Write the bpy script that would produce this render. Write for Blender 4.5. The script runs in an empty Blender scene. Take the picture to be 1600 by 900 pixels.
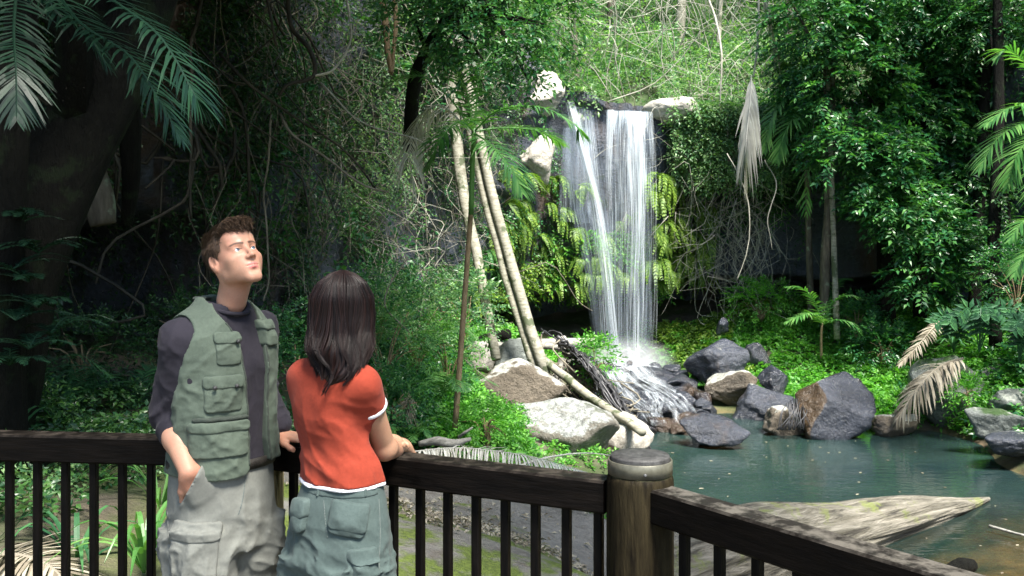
import bpy, math, random
import numpy as np
from mathutils import Vector, Matrix, Euler

sc = bpy.context.scene
COL = sc.collection
R = math.radians
# ------------------------------------------------------------ camera, light, exposure
F, HC, HY = 1500.0, 1.75, 370.0            # focal length in photo pixels, eye height, horizon row
cd = bpy.data.cameras.new('camera'); cam = bpy.data.objects.new('camera', cd); COL.objects.link(cam)
cam.location = (0, 0, HC); cam.rotation_euler = (R(90), 0, 0)
cd.sensor_width = 36.0; cd.lens = 36.0*F/1600.0
cd.shift_y = -(450.0-HY)/1600.0
cd.clip_start = 0.05; cd.clip_end = 500
cd.dof.use_dof = True; cd.dof.focus_distance = 3.3; cd.dof.aperture_fstop = 18.0
sc.camera = cam
w = bpy.data.worlds.new('World'); sc.world = w; w.use_nodes = True
nt = w.node_tree; bg = nt.nodes['Background']
sky = nt.nodes.new('ShaderNodeTexSky'); sky.sky_type = 'NISHITA'; sky.sun_disc = False
SUN_EL, SUN_AZ = 60.0, 150.0                # sun from the upper right, azimuth clockwise from +Y
sky.sun_elevation = R(SUN_EL); sky.sun_rotation = R(SUN_AZ)
nt.links.new(sky.outputs[0], bg.inputs[0]); bg.inputs[1].default_value = 0.085
sd = bpy.data.lights.new('sun', 'SUN'); sd.energy = 4.6; sd.angle = R(17); sd.color = (1, .95, .86)
sun = bpy.data.objects.new('sun', sd); COL.objects.link(sun)
dv = Vector((math.sin(R(SUN_AZ))*math.cos(R(SUN_EL)), math.cos(R(SUN_AZ))*math.cos(R(SUN_EL)), math.sin(R(SUN_EL))))
sun.rotation_euler = dv.to_track_quat('Z', 'Y').to_euler()
vs = sc.view_settings; vs.view_transform = 'Standard'; vs.look = 'None'; vs.gamma = 1; vs.use_curve_mapping = False
vs.exposure = 1.95
sc.cycles.use_denoising = True
sc.cycles.max_bounces = 8; sc.cycles.diffuse_bounces = 3; sc.cycles.glossy_bounces = 3
sc.cycles.transmission_bounces = 4; sc.cycles.transparent_max_bounces = 24
sc.cycles.sample_clamp_indirect = 4.0
sc.cycles.caustics_reflective = False; sc.cycles.caustics_refractive = False

# ------------------------------------------------------------ numpy helpers
rng = np.random.default_rng(7)
def P(x, y, D):                             # a pixel of the photo at depth D -> world point
    return np.array([(x-800.0)/F*D, D, HC-(y-HY)/F*D])
def nrm(v):
    v = np.asarray(v, float); return v/np.maximum(np.linalg.norm(v, axis=-1, keepdims=True), 1e-9)
def _hash(ix, iy, iz, seed):
    h = (ix.astype(np.int64)*374761393 + iy.astype(np.int64)*668265263 + iz.astype(np.int64)*2147483647 + seed*1274126177) & 0xffffffff
    h = ((h ^ (h >> 13))*1274126177) & 0xffffffff
    h = (h ^ (h >> 16)) & 0xffffff
    return h/float(0xffffff)
def noise(p, s=1.0, seed=0):                # value noise in -1..1 at points (...,3)
    p = np.asarray(p, float)*s
    i = np.floor(p); f = p-i; f = f*f*(3-2*f); i = i.astype(np.int64)
    out = 0
    for dx in (0, 1):
        wx = f[..., 0] if dx else 1-f[..., 0]
        for dy in (0, 1):
            wy = f[..., 1] if dy else 1-f[..., 1]
            for dz in (0, 1):
                wz = f[..., 2] if dz else 1-f[..., 2]
                out = out+wx*wy*wz*_hash(i[..., 0]+dx, i[..., 1]+dy, i[..., 2]+dz, seed)
    return out*2-1
def fbm(p, s=1.0, octv=4, seed=0, gain=.5):
    a, t, o = 1.0, 0, 0
    for k in range(octv):
        o = o+a*noise(p, s, seed+k*17); t += a; a *= gain; s *= 2.03
    return o/t

def link(o, parent=None):
    COL.objects.link(o)
    if parent is not None: o.parent = parent
    return o
def tag(o, label=None, cat=None, group=None, kind=None):
    if label: o['label'] = label
    if cat: o['category'] = cat
    if group: o['group'] = group
    if kind: o['kind'] = kind
    return o
def empty(name, loc, label=None, cat=None, group=None):
    o = bpy.data.objects.new(name, None); o.location = tuple(loc); link(o)
    o.empty_display_size = .2
    return tag(o, label, cat, group)
class MB:                                   # collects quads and triangles, builds one mesh
    def __init__(s): s.v, s.q, s.t, s.n, s.m = [], [], [], 0, []
    def add(s, v, f, mi=0):
        v = np.asarray(v, float).reshape(-1, 3); f = np.asarray(f, np.int64)
        if not len(v): return
        s.v.append(v)
        (s.q if f.shape[1] == 4 else s.t).append((f+s.n, mi)); s.n += len(v)
    def build(s, name, mats, parent=None, smooth=True, loc=None, attr=None):
        me = bpy.data.meshes.new(name)
        v = np.concatenate(s.v)
        if loc is not None: v = v-np.asarray(loc)
        fs, st, mi = [], [], []
        off = 0
        for lst, k in ((s.q, 4), (s.t, 3)):
            for f, m in lst:
                fs.append(f.ravel()); st.append(off+np.arange(len(f))*k); off += f.size; mi.append(np.full(len(f), m))
        fs = np.concatenate(fs); st = np.concatenate(st); mi = np.concatenate(mi)
        me.vertices.add(len(v)); me.vertices.foreach_set('co', v.astype(np.float32).ravel())
        me.loops.add(len(fs)); me.loops.foreach_set('vertex_index', fs.astype(np.int32))
        me.polygons.add(len(st)); me.polygons.foreach_set('loop_start', st.astype(np.int32))
        me.polygons.foreach_set('material_index', mi.astype(np.int32))
        me.update(calc_edges=True)
        me.validate()
        me.polygons.foreach_set('use_smooth', np.full(len(me.polygons), smooth))
        for m in (mats if isinstance(mats, (list, tuple)) else [mats]): me.materials.append(m)
        if attr is not None:
            for an, av in attr.items():
                a = me.attributes.new(an, 'FLOAT', 'POINT'); a.data.foreach_set('value', np.asarray(av, np.float32))
        o = bpy.data.objects.new(name, me); link(o, parent)
        if loc is not None and parent is None: o.location = tuple(loc)
        return o
def tube(pts, rad, sides=6, cap=True):
    pts = np.asarray(pts, float); n = len(pts); rad = np.broadcast_to(np.asarray(rad, float), (n,))
    t = nrm(np.gradient(pts, axis=0))
    up = np.array([0, 0, 1.0]) if abs(t[0, 2]) < .8 else np.array([1.0, 0, 0])
    a = nrm(np.cross(t, up)); 
    for i in range(1, n):                   # keep the frame from flipping
        b = a[i-1]-t[i]*np.dot(a[i-1], t[i]); a[i] = nrm(b)
    b = np.cross(t, a)
    an = np.arange(sides)*2*np.pi/sides
    v = pts[:, None]+rad[:, None, None]*(np.cos(an)[None, :, None]*a[:, None]+np.sin(an)[None, :, None]*b[:, None])
    i = np.arange(n-1)[:, None]*sides; j = np.arange(sides)[None]; k = (j+1) % sides
    f = np.stack([i+j, i+k, i+k+sides, i+j+sides], -1).reshape(-1, 4)
    v = v.reshape(-1, 3)
    if cap and sides > 3:
        v = np.vstack([v, pts[0], pts[-1]]); m = n*sides
        jj = np.arange(sides); kk = (jj+1) % sides
        tri = np.vstack([np.stack([kk, jj, np.full(sides, m)], -1), np.stack([jj+m-sides, kk+m-sides, np.full(sides, m+1)], -1)])
        f = np.vstack([f, np.c_[tri, tri[:, 2]]])   # degenerate quads tidied by validate
    return v, f
def tube_add(mb, pts, rad, sides=6, mi=0):
    v, f = tube(pts, rad, sides, False)
    n0 = mb.n; mb.add(v, f, mi)
    if sides > 3:
        n = len(pts); vv = np.vstack([pts[0], pts[-1]]); m = n*sides
        jj = np.arange(sides); kk = (jj+1) % sides
        tri = np.vstack([np.stack([kk, jj, np.full(sides, m)], -1), np.stack([jj+m-sides, kk+m-sides, np.full(sides, m+1)], -1)])
        mb.v.append(vv); mb.t.append((tri+n0, mi)); mb.n += 2
def spline(pts, n):                         # Catmull-Rom through the points
    p = np.asarray(pts, float); p = np.vstack([2*p[0]-p[1], p, 2*p[-1]-p[-2]])
    u = np.linspace(0, len(p)-3-1e-6, n); i = u.astype(int); t = (u-i)[:, None]
    a, b, c, d = p[i], p[i+1], p[i+2], p[i+3]
    return .5*((2*b)+(-a+c)*t+(2*a-5*b+4*c-d)*t**2+(-a+3*b-3*c+d)*t**3)
def box_add(mb, c, sx, sy, sz, rot=None, mi=0, bev=0.0):
    x, y, z = sx/2, sy/2, sz/2
    if bev <= 0:
        v = np.array([[a, b, c_] for a in (-x, x) for b in (-y, y) for c_ in (-z, z)])
        f = [[0, 1, 3, 2], [4, 6, 7, 5], [0, 4, 5, 1], [2, 3, 7, 6], [0, 2, 6, 4], [1, 5, 7, 3]]
        if rot is not None: v = v@np.asarray(rot).T
        mb.add(v+np.asarray(c), f, mi); return
    # chamfered along its length (x)
    b = bev
    pr = [(-y+b, -z), (y-b, -z), (y, -z+b), (y, z-b), (y-b, z), (-y+b, z), (-y, z-b), (-y, -z+b)]
    v = np.array([[s*x, p, q] for s in (-1, 1) for p, q in pr])
    if rot is not None: v = v@np.asarray(rot).T
    f = [[i, (i+1) % 8, (i+1) % 8+8, i+8] for i in range(8)]
    f += [[3, 2, 1, 0], [7, 4, 3, 0], [7, 6, 5, 4], [8, 9, 10, 11], [8, 11, 12, 15], [12, 13, 14, 15]]
    mb.add(v+np.asarray(c), f, mi)

# leaves: pos base point, d axis, n face normal, L length, w width/length
def leaves(mb, pos, d, n, L, w=.42, fold=.12, mi=0):
    pos = np.asarray(pos, float); N = len(pos)
    if N == 0: return
    d = nrm(d); s = nrm(np.cross(d, n)); n = np.cross(s, d)
    L = np.broadcast_to(np.asarray(L, float), (N,))[:, None]; w = np.broadcast_to(np.asarray(w, float), (N,))[:, None]
    l = pos+d*L*.42+s*L*w*.5+n*L*fold; r = pos+d*L*.42-s*L*w*.5+n*L*fold
    m = pos+d*L*.5; t = pos+d*L-n*L*fold*.9
    v = np.stack([pos, r, m, l, t], 1).reshape(-1, 3)
    b = np.arange(N)[:, None]*5
    f = np.concatenate([b+[[0, 1, 4, 2]], b+[[0, 2, 4, 3]]])
    mb.add(v, f, mi)
def rand_dirs(N, up=0.0, rg=None):
    g = (rg or rng).normal(size=(N, 3)); g[:, 2] += up
    return nrm(g)
def sprays(mb, pos, axis, nl, size, leaf, w=.45, mi=0, droop=.15, tw=None, jit=.35, flat=1.0):
    """fans of leaves along little twigs: pos/axis (N,3), nl leaves each, twig length size"""
    pos = np.asarray(pos, float); N = len(pos); axis = nrm(axis)
    up = np.tile([0, 0, 1.0], (N, 1))+rng.normal(size=(N, 3))*.35
    side = nrm(np.cross(axis, up)); up = np.cross(side, axis)
    size = np.broadcast_to(np.asarray(size, float), (N,))
    t = np.linspace(.12, 1, nl)[None, :, None]
    sg = np.where(np.arange(nl) % 2, 1, -1)[None, :, None]
    sz = size[:, None, None]
    base = pos[:, None]+axis[:, None]*t*sz-np.array([0, 0, 1.0])*(t**2)*sz*droop
    last = (np.arange(nl) == nl-1)[None, :, None]
    dd = axis[:, None]*np.where(last, 1, .55)+side[:, None]*sg*np.where(last, .1, .85)+rng.normal(size=(N, nl, 3))*jit*.6
    dd[..., 2] -= .18
    nn = up[:, None]*flat+rng.normal(size=(N, nl, 3))*jit
    LL = leaf*(.6+.6*rng.random((N, nl)))
    leaves(mb, base.reshape(-1, 3), dd.reshape(-1, 3), nn.reshape(-1, 3), LL.ravel(), w, mi=mi)
    if tw is not None:                      # thin twig as a narrow 3-sided sliver
        e = pos+axis*size[:, None]*.9-np.array([0, 0, 1.0])*size[:, None]*droop*.8
        a = side*tw; b = up*tw
        v = np.stack([pos+a, pos-a, pos+b, e], 1).reshape(-1, 3); k = np.arange(N)[:, None]*4
        mb.add(v, np.concatenate([k+[[0, 1, 3]], k+[[1, 2, 3]], k+[[2, 0, 3]]]), mi+1)

# ------------------------------------------------------------ materials
def mat(name):
    m = bpy.data.materials.new(name); m.use_nodes = True
    nt = m.node_tree; b = nt.nodes['Principled BSDF']
    return m, nt, b
def N_(nt, t, **kw):
    n = nt.nodes.new(t)
    for k, v in kw.items():
        if k.startswith('i_'):
            n.inputs[k[2:].replace('_', ' ')].default_value = v
        else: setattr(n, k, v)
    return n
def ramp(nt, fac, stops, interp='LINEAR'):
    r = nt.nodes.new('ShaderNodeValToRGB'); e = r.color_ramp.elements; r.color_ramp.interpolation = interp
    while len(e) > 2: e.remove(e[-1])
    for i, (p, c) in enumerate(stops):
        if i < 2: el = e[i]; el.position = p
        else: el = e.new(p)
        el.color = (c, c, c, 1) if np.isscalar(c) else (*c, 1)
    nt.links.new(fac, r.inputs[0]); return r.outputs[0]
def coords(nt, scale=(1, 1, 1), kind='Object'):
    tc = nt.nodes.new('ShaderNodeTexCoord'); mp = nt.nodes.new('ShaderNodeMapping'); mp.inputs['Scale'].default_value = scale
    nt.links.new(tc.outputs[kind], mp.inputs[0]); return mp.outputs[0]
def wpos(nt, scale=(1, 1, 1)):
    g = nt.nodes.new('ShaderNodeNewGeometry'); mp = nt.nodes.new('ShaderNodeMapping'); mp.inputs['Scale'].default_value = scale
    nt.links.new(g.outputs['Position'], mp.inputs[0]); return mp.outputs[0]
def nz(nt, vec, scale, detail=5, rough=.55, dist=0, out=0):
    n = nt.nodes.new('ShaderNodeTexNoise'); n.inputs['Scale'].default_value = scale; n.inputs['Detail'].default_value = detail
    n.inputs['Roughness'].default_value = rough; n.inputs['Distortion'].default_value = dist
    nt.links.new(vec, n.inputs['Vector']); return n.outputs[out]
def mix(nt, fac, a, b, mode='MIX'):
    m = nt.nodes.new('ShaderNodeMix'); m.data_type = 'RGBA'; m.blend_type = mode
    for s, v in ((m.inputs[0], fac), (m.inputs[6], a), (m.inputs[7], b)):
        if hasattr(v, 'is_linked'): nt.links.new(v, s)
        elif np.isscalar(v): s.default_value = v
        else: s.default_value = (*v, 1)
    return m.outputs[2]
def mth(nt, op, a, b=None, clamp=False):
    m = nt.nodes.new('ShaderNodeMath'); m.operation = op; m.use_clamp = clamp
    for i, v in enumerate((a, b)):
        if v is None: continue
        if hasattr(v, 'is_linked'): nt.links.new(v, m.inputs[i])
        else: m.inputs[i].default_value = v
    return m.outputs[0]
def bump(nt, b, h, strength=.5, dist=.02):
    n = nt.nodes.new('ShaderNodeBump'); n.inputs['Strength'].default_value = strength; n.inputs['Distance'].default_value = dist
    nt.links.new(h, n.inputs['Height']); nt.links.new(n.outputs[0], b.inputs['Normal']); return n
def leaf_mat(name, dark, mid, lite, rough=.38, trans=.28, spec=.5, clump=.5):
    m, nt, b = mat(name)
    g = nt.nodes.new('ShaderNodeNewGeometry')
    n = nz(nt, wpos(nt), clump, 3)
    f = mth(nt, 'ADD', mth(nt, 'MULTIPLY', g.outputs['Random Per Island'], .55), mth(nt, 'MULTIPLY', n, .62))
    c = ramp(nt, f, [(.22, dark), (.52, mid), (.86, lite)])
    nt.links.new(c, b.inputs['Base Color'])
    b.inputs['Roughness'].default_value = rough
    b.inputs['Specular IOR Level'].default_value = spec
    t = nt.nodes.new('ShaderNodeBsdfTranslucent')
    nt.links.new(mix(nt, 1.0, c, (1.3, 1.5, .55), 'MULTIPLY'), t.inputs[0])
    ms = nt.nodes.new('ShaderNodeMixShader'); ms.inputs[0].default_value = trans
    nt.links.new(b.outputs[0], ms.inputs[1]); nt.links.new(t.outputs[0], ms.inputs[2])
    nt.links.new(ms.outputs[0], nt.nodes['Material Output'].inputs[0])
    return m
M = {}
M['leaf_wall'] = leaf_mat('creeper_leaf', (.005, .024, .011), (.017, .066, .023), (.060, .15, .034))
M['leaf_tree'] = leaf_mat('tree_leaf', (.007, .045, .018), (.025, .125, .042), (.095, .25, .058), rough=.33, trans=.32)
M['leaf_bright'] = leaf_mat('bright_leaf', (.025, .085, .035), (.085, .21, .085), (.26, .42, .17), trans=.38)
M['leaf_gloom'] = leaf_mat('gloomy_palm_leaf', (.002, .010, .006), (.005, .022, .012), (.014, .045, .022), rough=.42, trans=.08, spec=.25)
M['leaf_ground'] = leaf_mat('groundcover_leaf', (.025, .12, .02), (.08, .28, .035), (.17, .42, .055), trans=.38, rough=.45, clump=.9)
M['leaf_fern'] = leaf_mat('fern_leaf', (.03, .085, .014), (.10, .20, .026), (.22, .34, .045), trans=.35, rough=.5)
M['leaf_palm'] = leaf_mat('palm_leaf', (.012, .045, .024), (.026, .095, .040), (.06, .17, .06), rough=.42, trans=.2, spec=.35)
M['leaf_palm_lite'] = leaf_mat('young_palm_leaf', (.03, .12, .03), (.07, .21, .05), (.16, .32, .09), rough=.38, trans=.35)
M['leaf_dead'] = leaf_mat('dry_leaf', (.11, .09, .065), (.24, .205, .155), (.44, .40, .32), rough=.7, trans=.2, clump=3)
M['leaf_bleached'] = leaf_mat('bleached_leaf', (.28, .27, .24), (.42, .41, .38), (.6, .6, .56), rough=.7, trans=.2, clump=3)
def simple(name, c1, c2, sc_=8, rough=.8, bs=.4, bd=.01, scale=(1, 1, 1), spec=.4, lichen=None):
    m, nt, b = mat(name); v = wpos(nt, scale)
    n = nz(nt, v, sc_, 6, .6)
    c = mix(nt, ramp(nt, n, [(.32, 0.), (.68, 1.)]), c1, c2)
    if lichen:
        lc, lo = lichen
        c = mix(nt, ramp(nt, nz(nt, wpos(nt), 3.1, 7, .65), [(lo, 0.), (lo+.06, 1.)]), c, lc)
    nt.links.new(c, b.inputs['Base Color']); b.inputs['Roughness'].default_value = rough
    b.inputs['Specular IOR Level'].default_value = spec
    bump(nt, b, nz(nt, v, sc_*2.5, 7, .65), bs, bd)
    return m
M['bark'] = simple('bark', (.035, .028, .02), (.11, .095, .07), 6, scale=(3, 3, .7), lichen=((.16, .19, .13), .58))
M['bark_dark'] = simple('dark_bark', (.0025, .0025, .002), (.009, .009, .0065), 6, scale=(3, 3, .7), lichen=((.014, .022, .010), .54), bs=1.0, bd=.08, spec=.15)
M['bark_pale'] = simple('pale_bark', (.14, .13, .095), (.34, .33, .27), 7, scale=(1, 1, 4), lichen=((.07, .085, .045), .53))
M['bark_brown'] = simple('brown_stem', (.16, .11, .06), (.28, .21, .12), 9, scale=(3, 3, .8))
M['vine'] = simple('liana_stem', (.08, .068, .05), (.24, .22, .17), 3)
M['vine_dark'] = simple('dark_liana_stem', (.012, .011, .008), (.05, .045, .032), 3)
M['vine_pale'] = simple('pale_liana_stem', (.24, .23, .19), (.46, .45, .38), 3)
M['drift'] = simple('driftwood', (.13, .125, .11), (.34, .33, .30), 5, scale=(1, 4, 4), bs=.6)
M['root'] = simple('dark_root', (.010, .010, .011), (.055, .055, .06), 4, rough=.4)

def rock_mat(name, base, base2, lich=None, lo=.5, moss=None, mo=.6, stain=None, rough=.6, wet=0, up=.35, bs=.7, bd=.05, face=None):
    m, nt, b = mat(name); v = wpos(nt)
    c = mix(nt, ramp(nt, nz(nt, v, .9, 7, .62), [(.34, 0.), (.66, 1.)]), base, base2)
    fine = nz(nt, v, 14, 5, .7)
    c = mix(nt, .55, c, ramp(nt, fine, [(.25, .35), (.75, 1.)]), 'MULTIPLY') if False else mix(nt, ramp(nt, fine, [(.35, 0.), (.75, .6)]), c, tuple(x*1.7 for x in base2))
    if stain:
        c = mix(nt, ramp(nt, nz(nt, wpos(nt, (1, 1, .35)), .8, 5, .6), [(.52, 0.), (.64, .8)]), c, stain)
    g = nt.nodes.new('ShaderNodeNewGeometry'); sx = nt.nodes.new('ShaderNodeSeparateXYZ'); nt.links.new(g.outputs['Normal'], sx.inputs[0])
    if face:
        c = mix(nt, ramp(nt, mth(nt, 'ADD', mth(nt, 'MULTIPLY', sx.outputs[0], -1), mth(nt, 'MULTIPLY', nz(nt, v, 4, 5), .25)), [(.42, 0.), (.52, 1.)]), c, mix(nt, fine, face, tuple(x*1.9 for x in face)))
    if lich:
        f = mth(nt, 'ADD', nz(nt, v, 2.3, 9, .72), mth(nt, 'MULTIPLY', mth(nt, 'SUBTRACT', sx.outputs[2], .5), up))
        lf = ramp(nt, f, [(lo, 0.), (lo+.07, 1.)])
        c = mix(nt, lf, c, mix(nt, ramp(nt, nz(nt, v, 11, 7, .75), [(.40, 0.), (.58, 1.)]), tuple(x*.42 for x in lich), lich))
    if moss:
        f = mth(nt, 'ADD', nz(nt, v, 1.3, 6, .65, 0), mth(nt, 'MULTIPLY', sx.outputs[2], .12))
        mf = ramp(nt, f, [(mo, 0.), (mo+.08, 1.)])
        c = mix(nt, mf, c, mix(nt, fine, moss, tuple(x*.45 for x in moss)))
    nt.links.new(c, b.inputs['Base Color'])
    nt.links.new(ramp(nt, nz(nt, v, 3, 4), [(.3, max(.05, rough-.18-wet*.2)), (.7, rough)]), b.inputs['Roughness'])
    h = mth(nt, 'ADD', mth(nt, 'MULTIPLY', nz(nt, v, 2.6, 9, .72), 1.0), mth(nt, 'MULTIPLY', nz(nt, v, 18, 5, .65), .22))
    bump(nt, b, h, bs, bd*2)
    return m
M['rock_wet'] = rock_mat('wet_basalt', (.006, .007, .010), (.026, .030, .040), rough=.26, wet=.5, stain=(.045, .026, .012), bs=1.0)
M['rock_blue'] = rock_mat('blue_grey_boulder', (.010, .012, .017), (.042, .048, .064), rough=.34, stain=(.06, .038, .022), lich=(.34, .35, .32), lo=.70, up=.25, bs=1.0)
M['rock_two'] = rock_mat('slate_and_brown_boulder', (.010, .012, .017), (.042, .048, .064), rough=.34, stain=(.06, .038, .022), lich=(.42, .43, .40), lo=.72, up=.25, face=(.045, .029, .016), bs=1.0)
M['rock_lichen'] = rock_mat('lichened_boulder', (.06, .055, .042), (.16, .15, .125), lich=(.40, .42, .40), lo=.50, moss=(.06, .075, .025), mo=.66, up=.35, bs=1.0, bd=.09)
M['rock_brown'] = rock_mat('brown_boulder', (.045, .035, .024), (.12, .10, .075), lich=(.52, .53, .48), lo=.64, up=.62, bs=1.0, bd=.09)
M['rock_grey'] = rock_mat('grey_green_boulder', (.045, .055, .050), (.13, .145, .135), lich=(.40, .43, .38), lo=.58, up=.3, moss=(.04, .09, .02), mo=.62, bs=1.0)
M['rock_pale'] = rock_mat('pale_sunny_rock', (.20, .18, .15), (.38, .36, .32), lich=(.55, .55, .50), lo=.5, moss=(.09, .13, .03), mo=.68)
M['rock_slab'] = rock_mat('mossy_slab', (.13, .12, .10), (.25, .235, .205), lich=(.36, .35, .31), lo=.60, moss=(.17, .22, .03), mo=.60, up=.1)
M['cliff'] = rock_mat('cliff_rock', (.022, .028, .038), (.080, .095, .125), rough=.5, wet=.3, lich=(.26, .28, .27), lo=.66, stain=(.08, .045, .02), moss=(.03, .055, .015), mo=.6, bs=.9, bd=.12)
M['hill'] = rock_mat('hill_soil', (.03, .035, .015), (.06, .08, .03), moss=(.05, .10, .02), mo=.5)
# ============================================================ GROUND
WZ = -2.25                                   # pool level
ctrl = [P(*q) for q in [
 (-300, 900, 5), (0, 900, 5), (200, 900, 5.2), (0, 720, 6.8), (200, 720, 7), (400, 740, 7.5), (0, 620, 9.5), (200, 610, 10), (350, 625, 10.5),
 (450, 900, 5.4), (620, 905, 5.8), (800, 905, 6.2), (930, 900, 6.6), (620, 757, 9.5), (800, 770, 9.8), (940, 800, 9.6), (560, 700, 11),
 (640, 705, 12), (760, 720, 12.3), (880, 742, 12), (700, 640, 14.5), (800, 665, 15.5), (900, 715, 14.5), (600, 640, 13), (650, 560, 17), (700, 600, 16),
 (960, 735, 14.5), (930, 620, 21), (850, 590, 22), (750, 545, 21), (900, 560, 25), (960, 598, 25.3), (1030, 606, 24.3), (1050, 650, 21.5),
 (1150, 575, 24), (1150, 500, 26), (1080, 520, 27), (1300, 610, 22), (1300, 505, 25), (1400, 648, 20.3), (1450, 575, 22.5), (1550, 610, 20), (1600, 500, 22), (1600, 660, 18.5),
 (1500, 520, 23), (1750, 600, 17), (1900, 700, 13)]]
ctrl += [np.array(q) for q in [(3.4, 16, -2.9), (5.5, 18, -2.9), (5, 14, -3.0), (7, 16, -2.9), (3, 12.5, -2.7), (2.2, 13.4, -2.6), (8.3, 18.0, -2.6), (6.5, 11.3, -2.5), (5, 10.5, -2.42),
 (3.2, 9.5, -2.35), (2.4, 10.0, -2.1), (8.5, 13, -2.45), (1.6, 8.6, -1.9), (4, 6, -2.3), (7, 5, -2.2), (1.2, 6, -1.2), (1.5, 3, -1.0), (12, 6, -1.5), (13, 12, -1.2), (0, 2, -.5), (-3, 2, -.4), (-6, 4, .1), (-8, 9, .4),
 (0, -10, -.3), (20, -10, 0), (-20, -10, 1), (-25, 20, 3), (30, 20, 3), (3.9, 20.5, -2.5), (6.5, 20.0, -2.5), (8.6, 19.6, -2.4), (4.6, 19.2, -2.75)]]
ctrl = np.array(ctrl)
def _rbf_fit(c):
    d = np.linalg.norm(c[:, None, :2]-c[None, :, :2], axis=-1)
    n = len(c); A = np.zeros((n+3, n+3)); A[:n, :n] = d+np.eye(n)*.03*-1
    A[:n, n] = 1; A[:n, n+1:] = c[:, :2]; A[n, :n] = 1; A[n+1:, :n] = c[:, :2].T
    return np.linalg.solve(A, np.r_[c[:, 2], 0, 0, 0])
_w = _rbf_fit(ctrl)
def ground_z(x, y, det=True):
    x = np.asarray(x, float); y = np.asarray(y, float)
    sh = x.shape; X = x.ravel(); Y = y.ravel(); out = np.empty(X.shape)
    Xc = np.clip(X, -26, 31); Yc = np.clip(Y, -11, 30)
    for i in range(0, len(X), 20000):
        sl = slice(i, i+20000)
        d = np.hypot(Xc[sl, None]-ctrl[None, :, 0], Yc[sl, None]-ctrl[None, :, 1])
        out[sl] = d@_w[:len(ctrl)]+_w[len(ctrl)]+_w[len(ctrl)+1]*Xc[sl]+_w[len(ctrl)+2]*Yc[sl]
    if det:
        p = np.stack([X, Y, 0*X], -1)
        a = np.clip((out-WZ+.3)/.5, .3, 1)
        slab = np.exp(-(((X+.3)/2.2)**4+((Y-7.8)/2.6)**4))
        out = out+a*(1-.75*slab)*(fbm(p, .7, 4, 3)*.22+fbm(p, 3.1, 3, 9)*.05)
    return out.reshape(sh)
def gax(a, b, c, d, h, H):                    # dense between b and c
    return np.unique(np.r_[np.linspace(a, b, H, endpoint=False), np.arange(b, c, h), np.linspace(c, d, H)])
gx = gax(-80, -8, 14, 80, .11, 30); gy = gax(-40, 3, 30, 110, .11, 30)
GX, GY = np.meshgrid(gx, gy)
GZ = ground_z(GX, GY)
mb = MB()
ny, nx = GX.shape
ii = (np.arange(ny-1)[:, None]*nx+np.arange(nx-1)[None]).ravel()
mb.add(np.stack([GX, GY, GZ], -1), np.stack([ii, ii+1, ii+nx+1, ii+nx], -1))
# forest floor: dark soil, leaf litter, mossy slab near the deck, brown stream bed under water
m, nt, b = mat('forest_floor'); v = wpos(nt)
soil = mix(nt, ramp(nt, nz(nt, v, 2.2, 7, .65), [(.35, 0.), (.65, 1.)]), (.03, .026, .016), (.09, .08, .055))
litter = nt.nodes.new('ShaderNodeTexVoronoi'); litter.inputs['Scale'].default_value = 16; nt.links.new(v, litter.inputs['Vector'])
soil = mix(nt, ramp(nt, nz(nt, v, 1.1, 5), [(.5, 0.), (.62, .55)]), soil, mix(nt, ramp(nt, litter.outputs['Distance'], [(.1, 0.), (.6, 1.)]), (.25, .18, .12), (.10, .075, .05)))
soil = mix(nt, .5, soil, (.13, .11, .08))
soil = mix(nt, ramp(nt, nz(nt, v, .9, 6, .65), [(.44, 0.), (.56, .9)]), soil, (.035, .06, .012))
sx = nt.nodes.new('ShaderNodeSeparateXYZ'); nt.links.new(v, sx.inputs[0])
# slab of bare rock with green moss (x -2.6..2, y 5..11)
def gauss(a, c, s_):
    q = mth(nt, 'DIVIDE', mth(nt, 'SUBTRACT', a, c), s_); q = mth(nt, 'MULTIPLY', q, q); q = mth(nt, 'MULTIPLY', q, q)
    return mth(nt, 'SUBTRACT', 1.2, q, True)
sm = mth(nt, 'MULTIPLY', gauss(sx.outputs[0], -.2, 2.2), gauss(sx.outputs[1], 8.0, 2.9), True)
sm = mth(nt, 'MULTIPLY', sm, 1.0)
fine = nz(nt, v, 18, 6, .7)
slab = mix(nt, ramp(nt, nz(nt, v, 1.7, 7, .65), [(.35, 0.), (.65, 1.)]), (.11, .10, .088), (.22, .21, .19))
slab = mix(nt, ramp(nt, fine, [(.42, 0.), (.75, .6)]), slab, (.29, .275, .245))
slab = mix(nt, ramp(nt, nz(nt, v, 7, 6, .7), [(.55, 0.), (.62, .5)]), slab, (.11, .09, .07))
mo = mth(nt, 'ADD', nz(nt, v, 1.25, 8, .68), mth(nt, 'MULTIPLY', mth(nt, 'SUBTRACT', 7.6, sx.outputs[1]), .06))
slab = mix(nt, ramp(nt, mo, [(.50, 0.), (.58, 1.)]), slab, mix(nt, ramp(nt, nz(nt, v, 26, 5, .75), [(.3, 0.), (.7, 1.)]), (.05, .075, .012), (.17, .225, .035)))
c = mix(nt, sm, soil, slab)
bed = mix(nt, ramp(nt, nz(nt, v, 1.5, 7, .65), [(.35, 0.), (.65, 1.)]), (.06, .038, .018), (.30, .18, .085))
c = mix(nt, ramp(nt, mth(nt, 'ADD', sx.outputs[2], 2.7), [(.3, 1.), (.55, 0.)]), c, bed)
nt.links.new(c, b.inputs['Base Color']); b.inputs['Roughness'].default_value = .85
bump(nt, b, mth(nt, 'ADD', nz(nt, v, 5, 8, .7), mth(nt, 'MULTIPLY', nz(nt, v, 40, 3, .6), .25)), .8, .07)
M['floor'] = m
tag(mb.build('ground', m), kind='structure')

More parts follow.
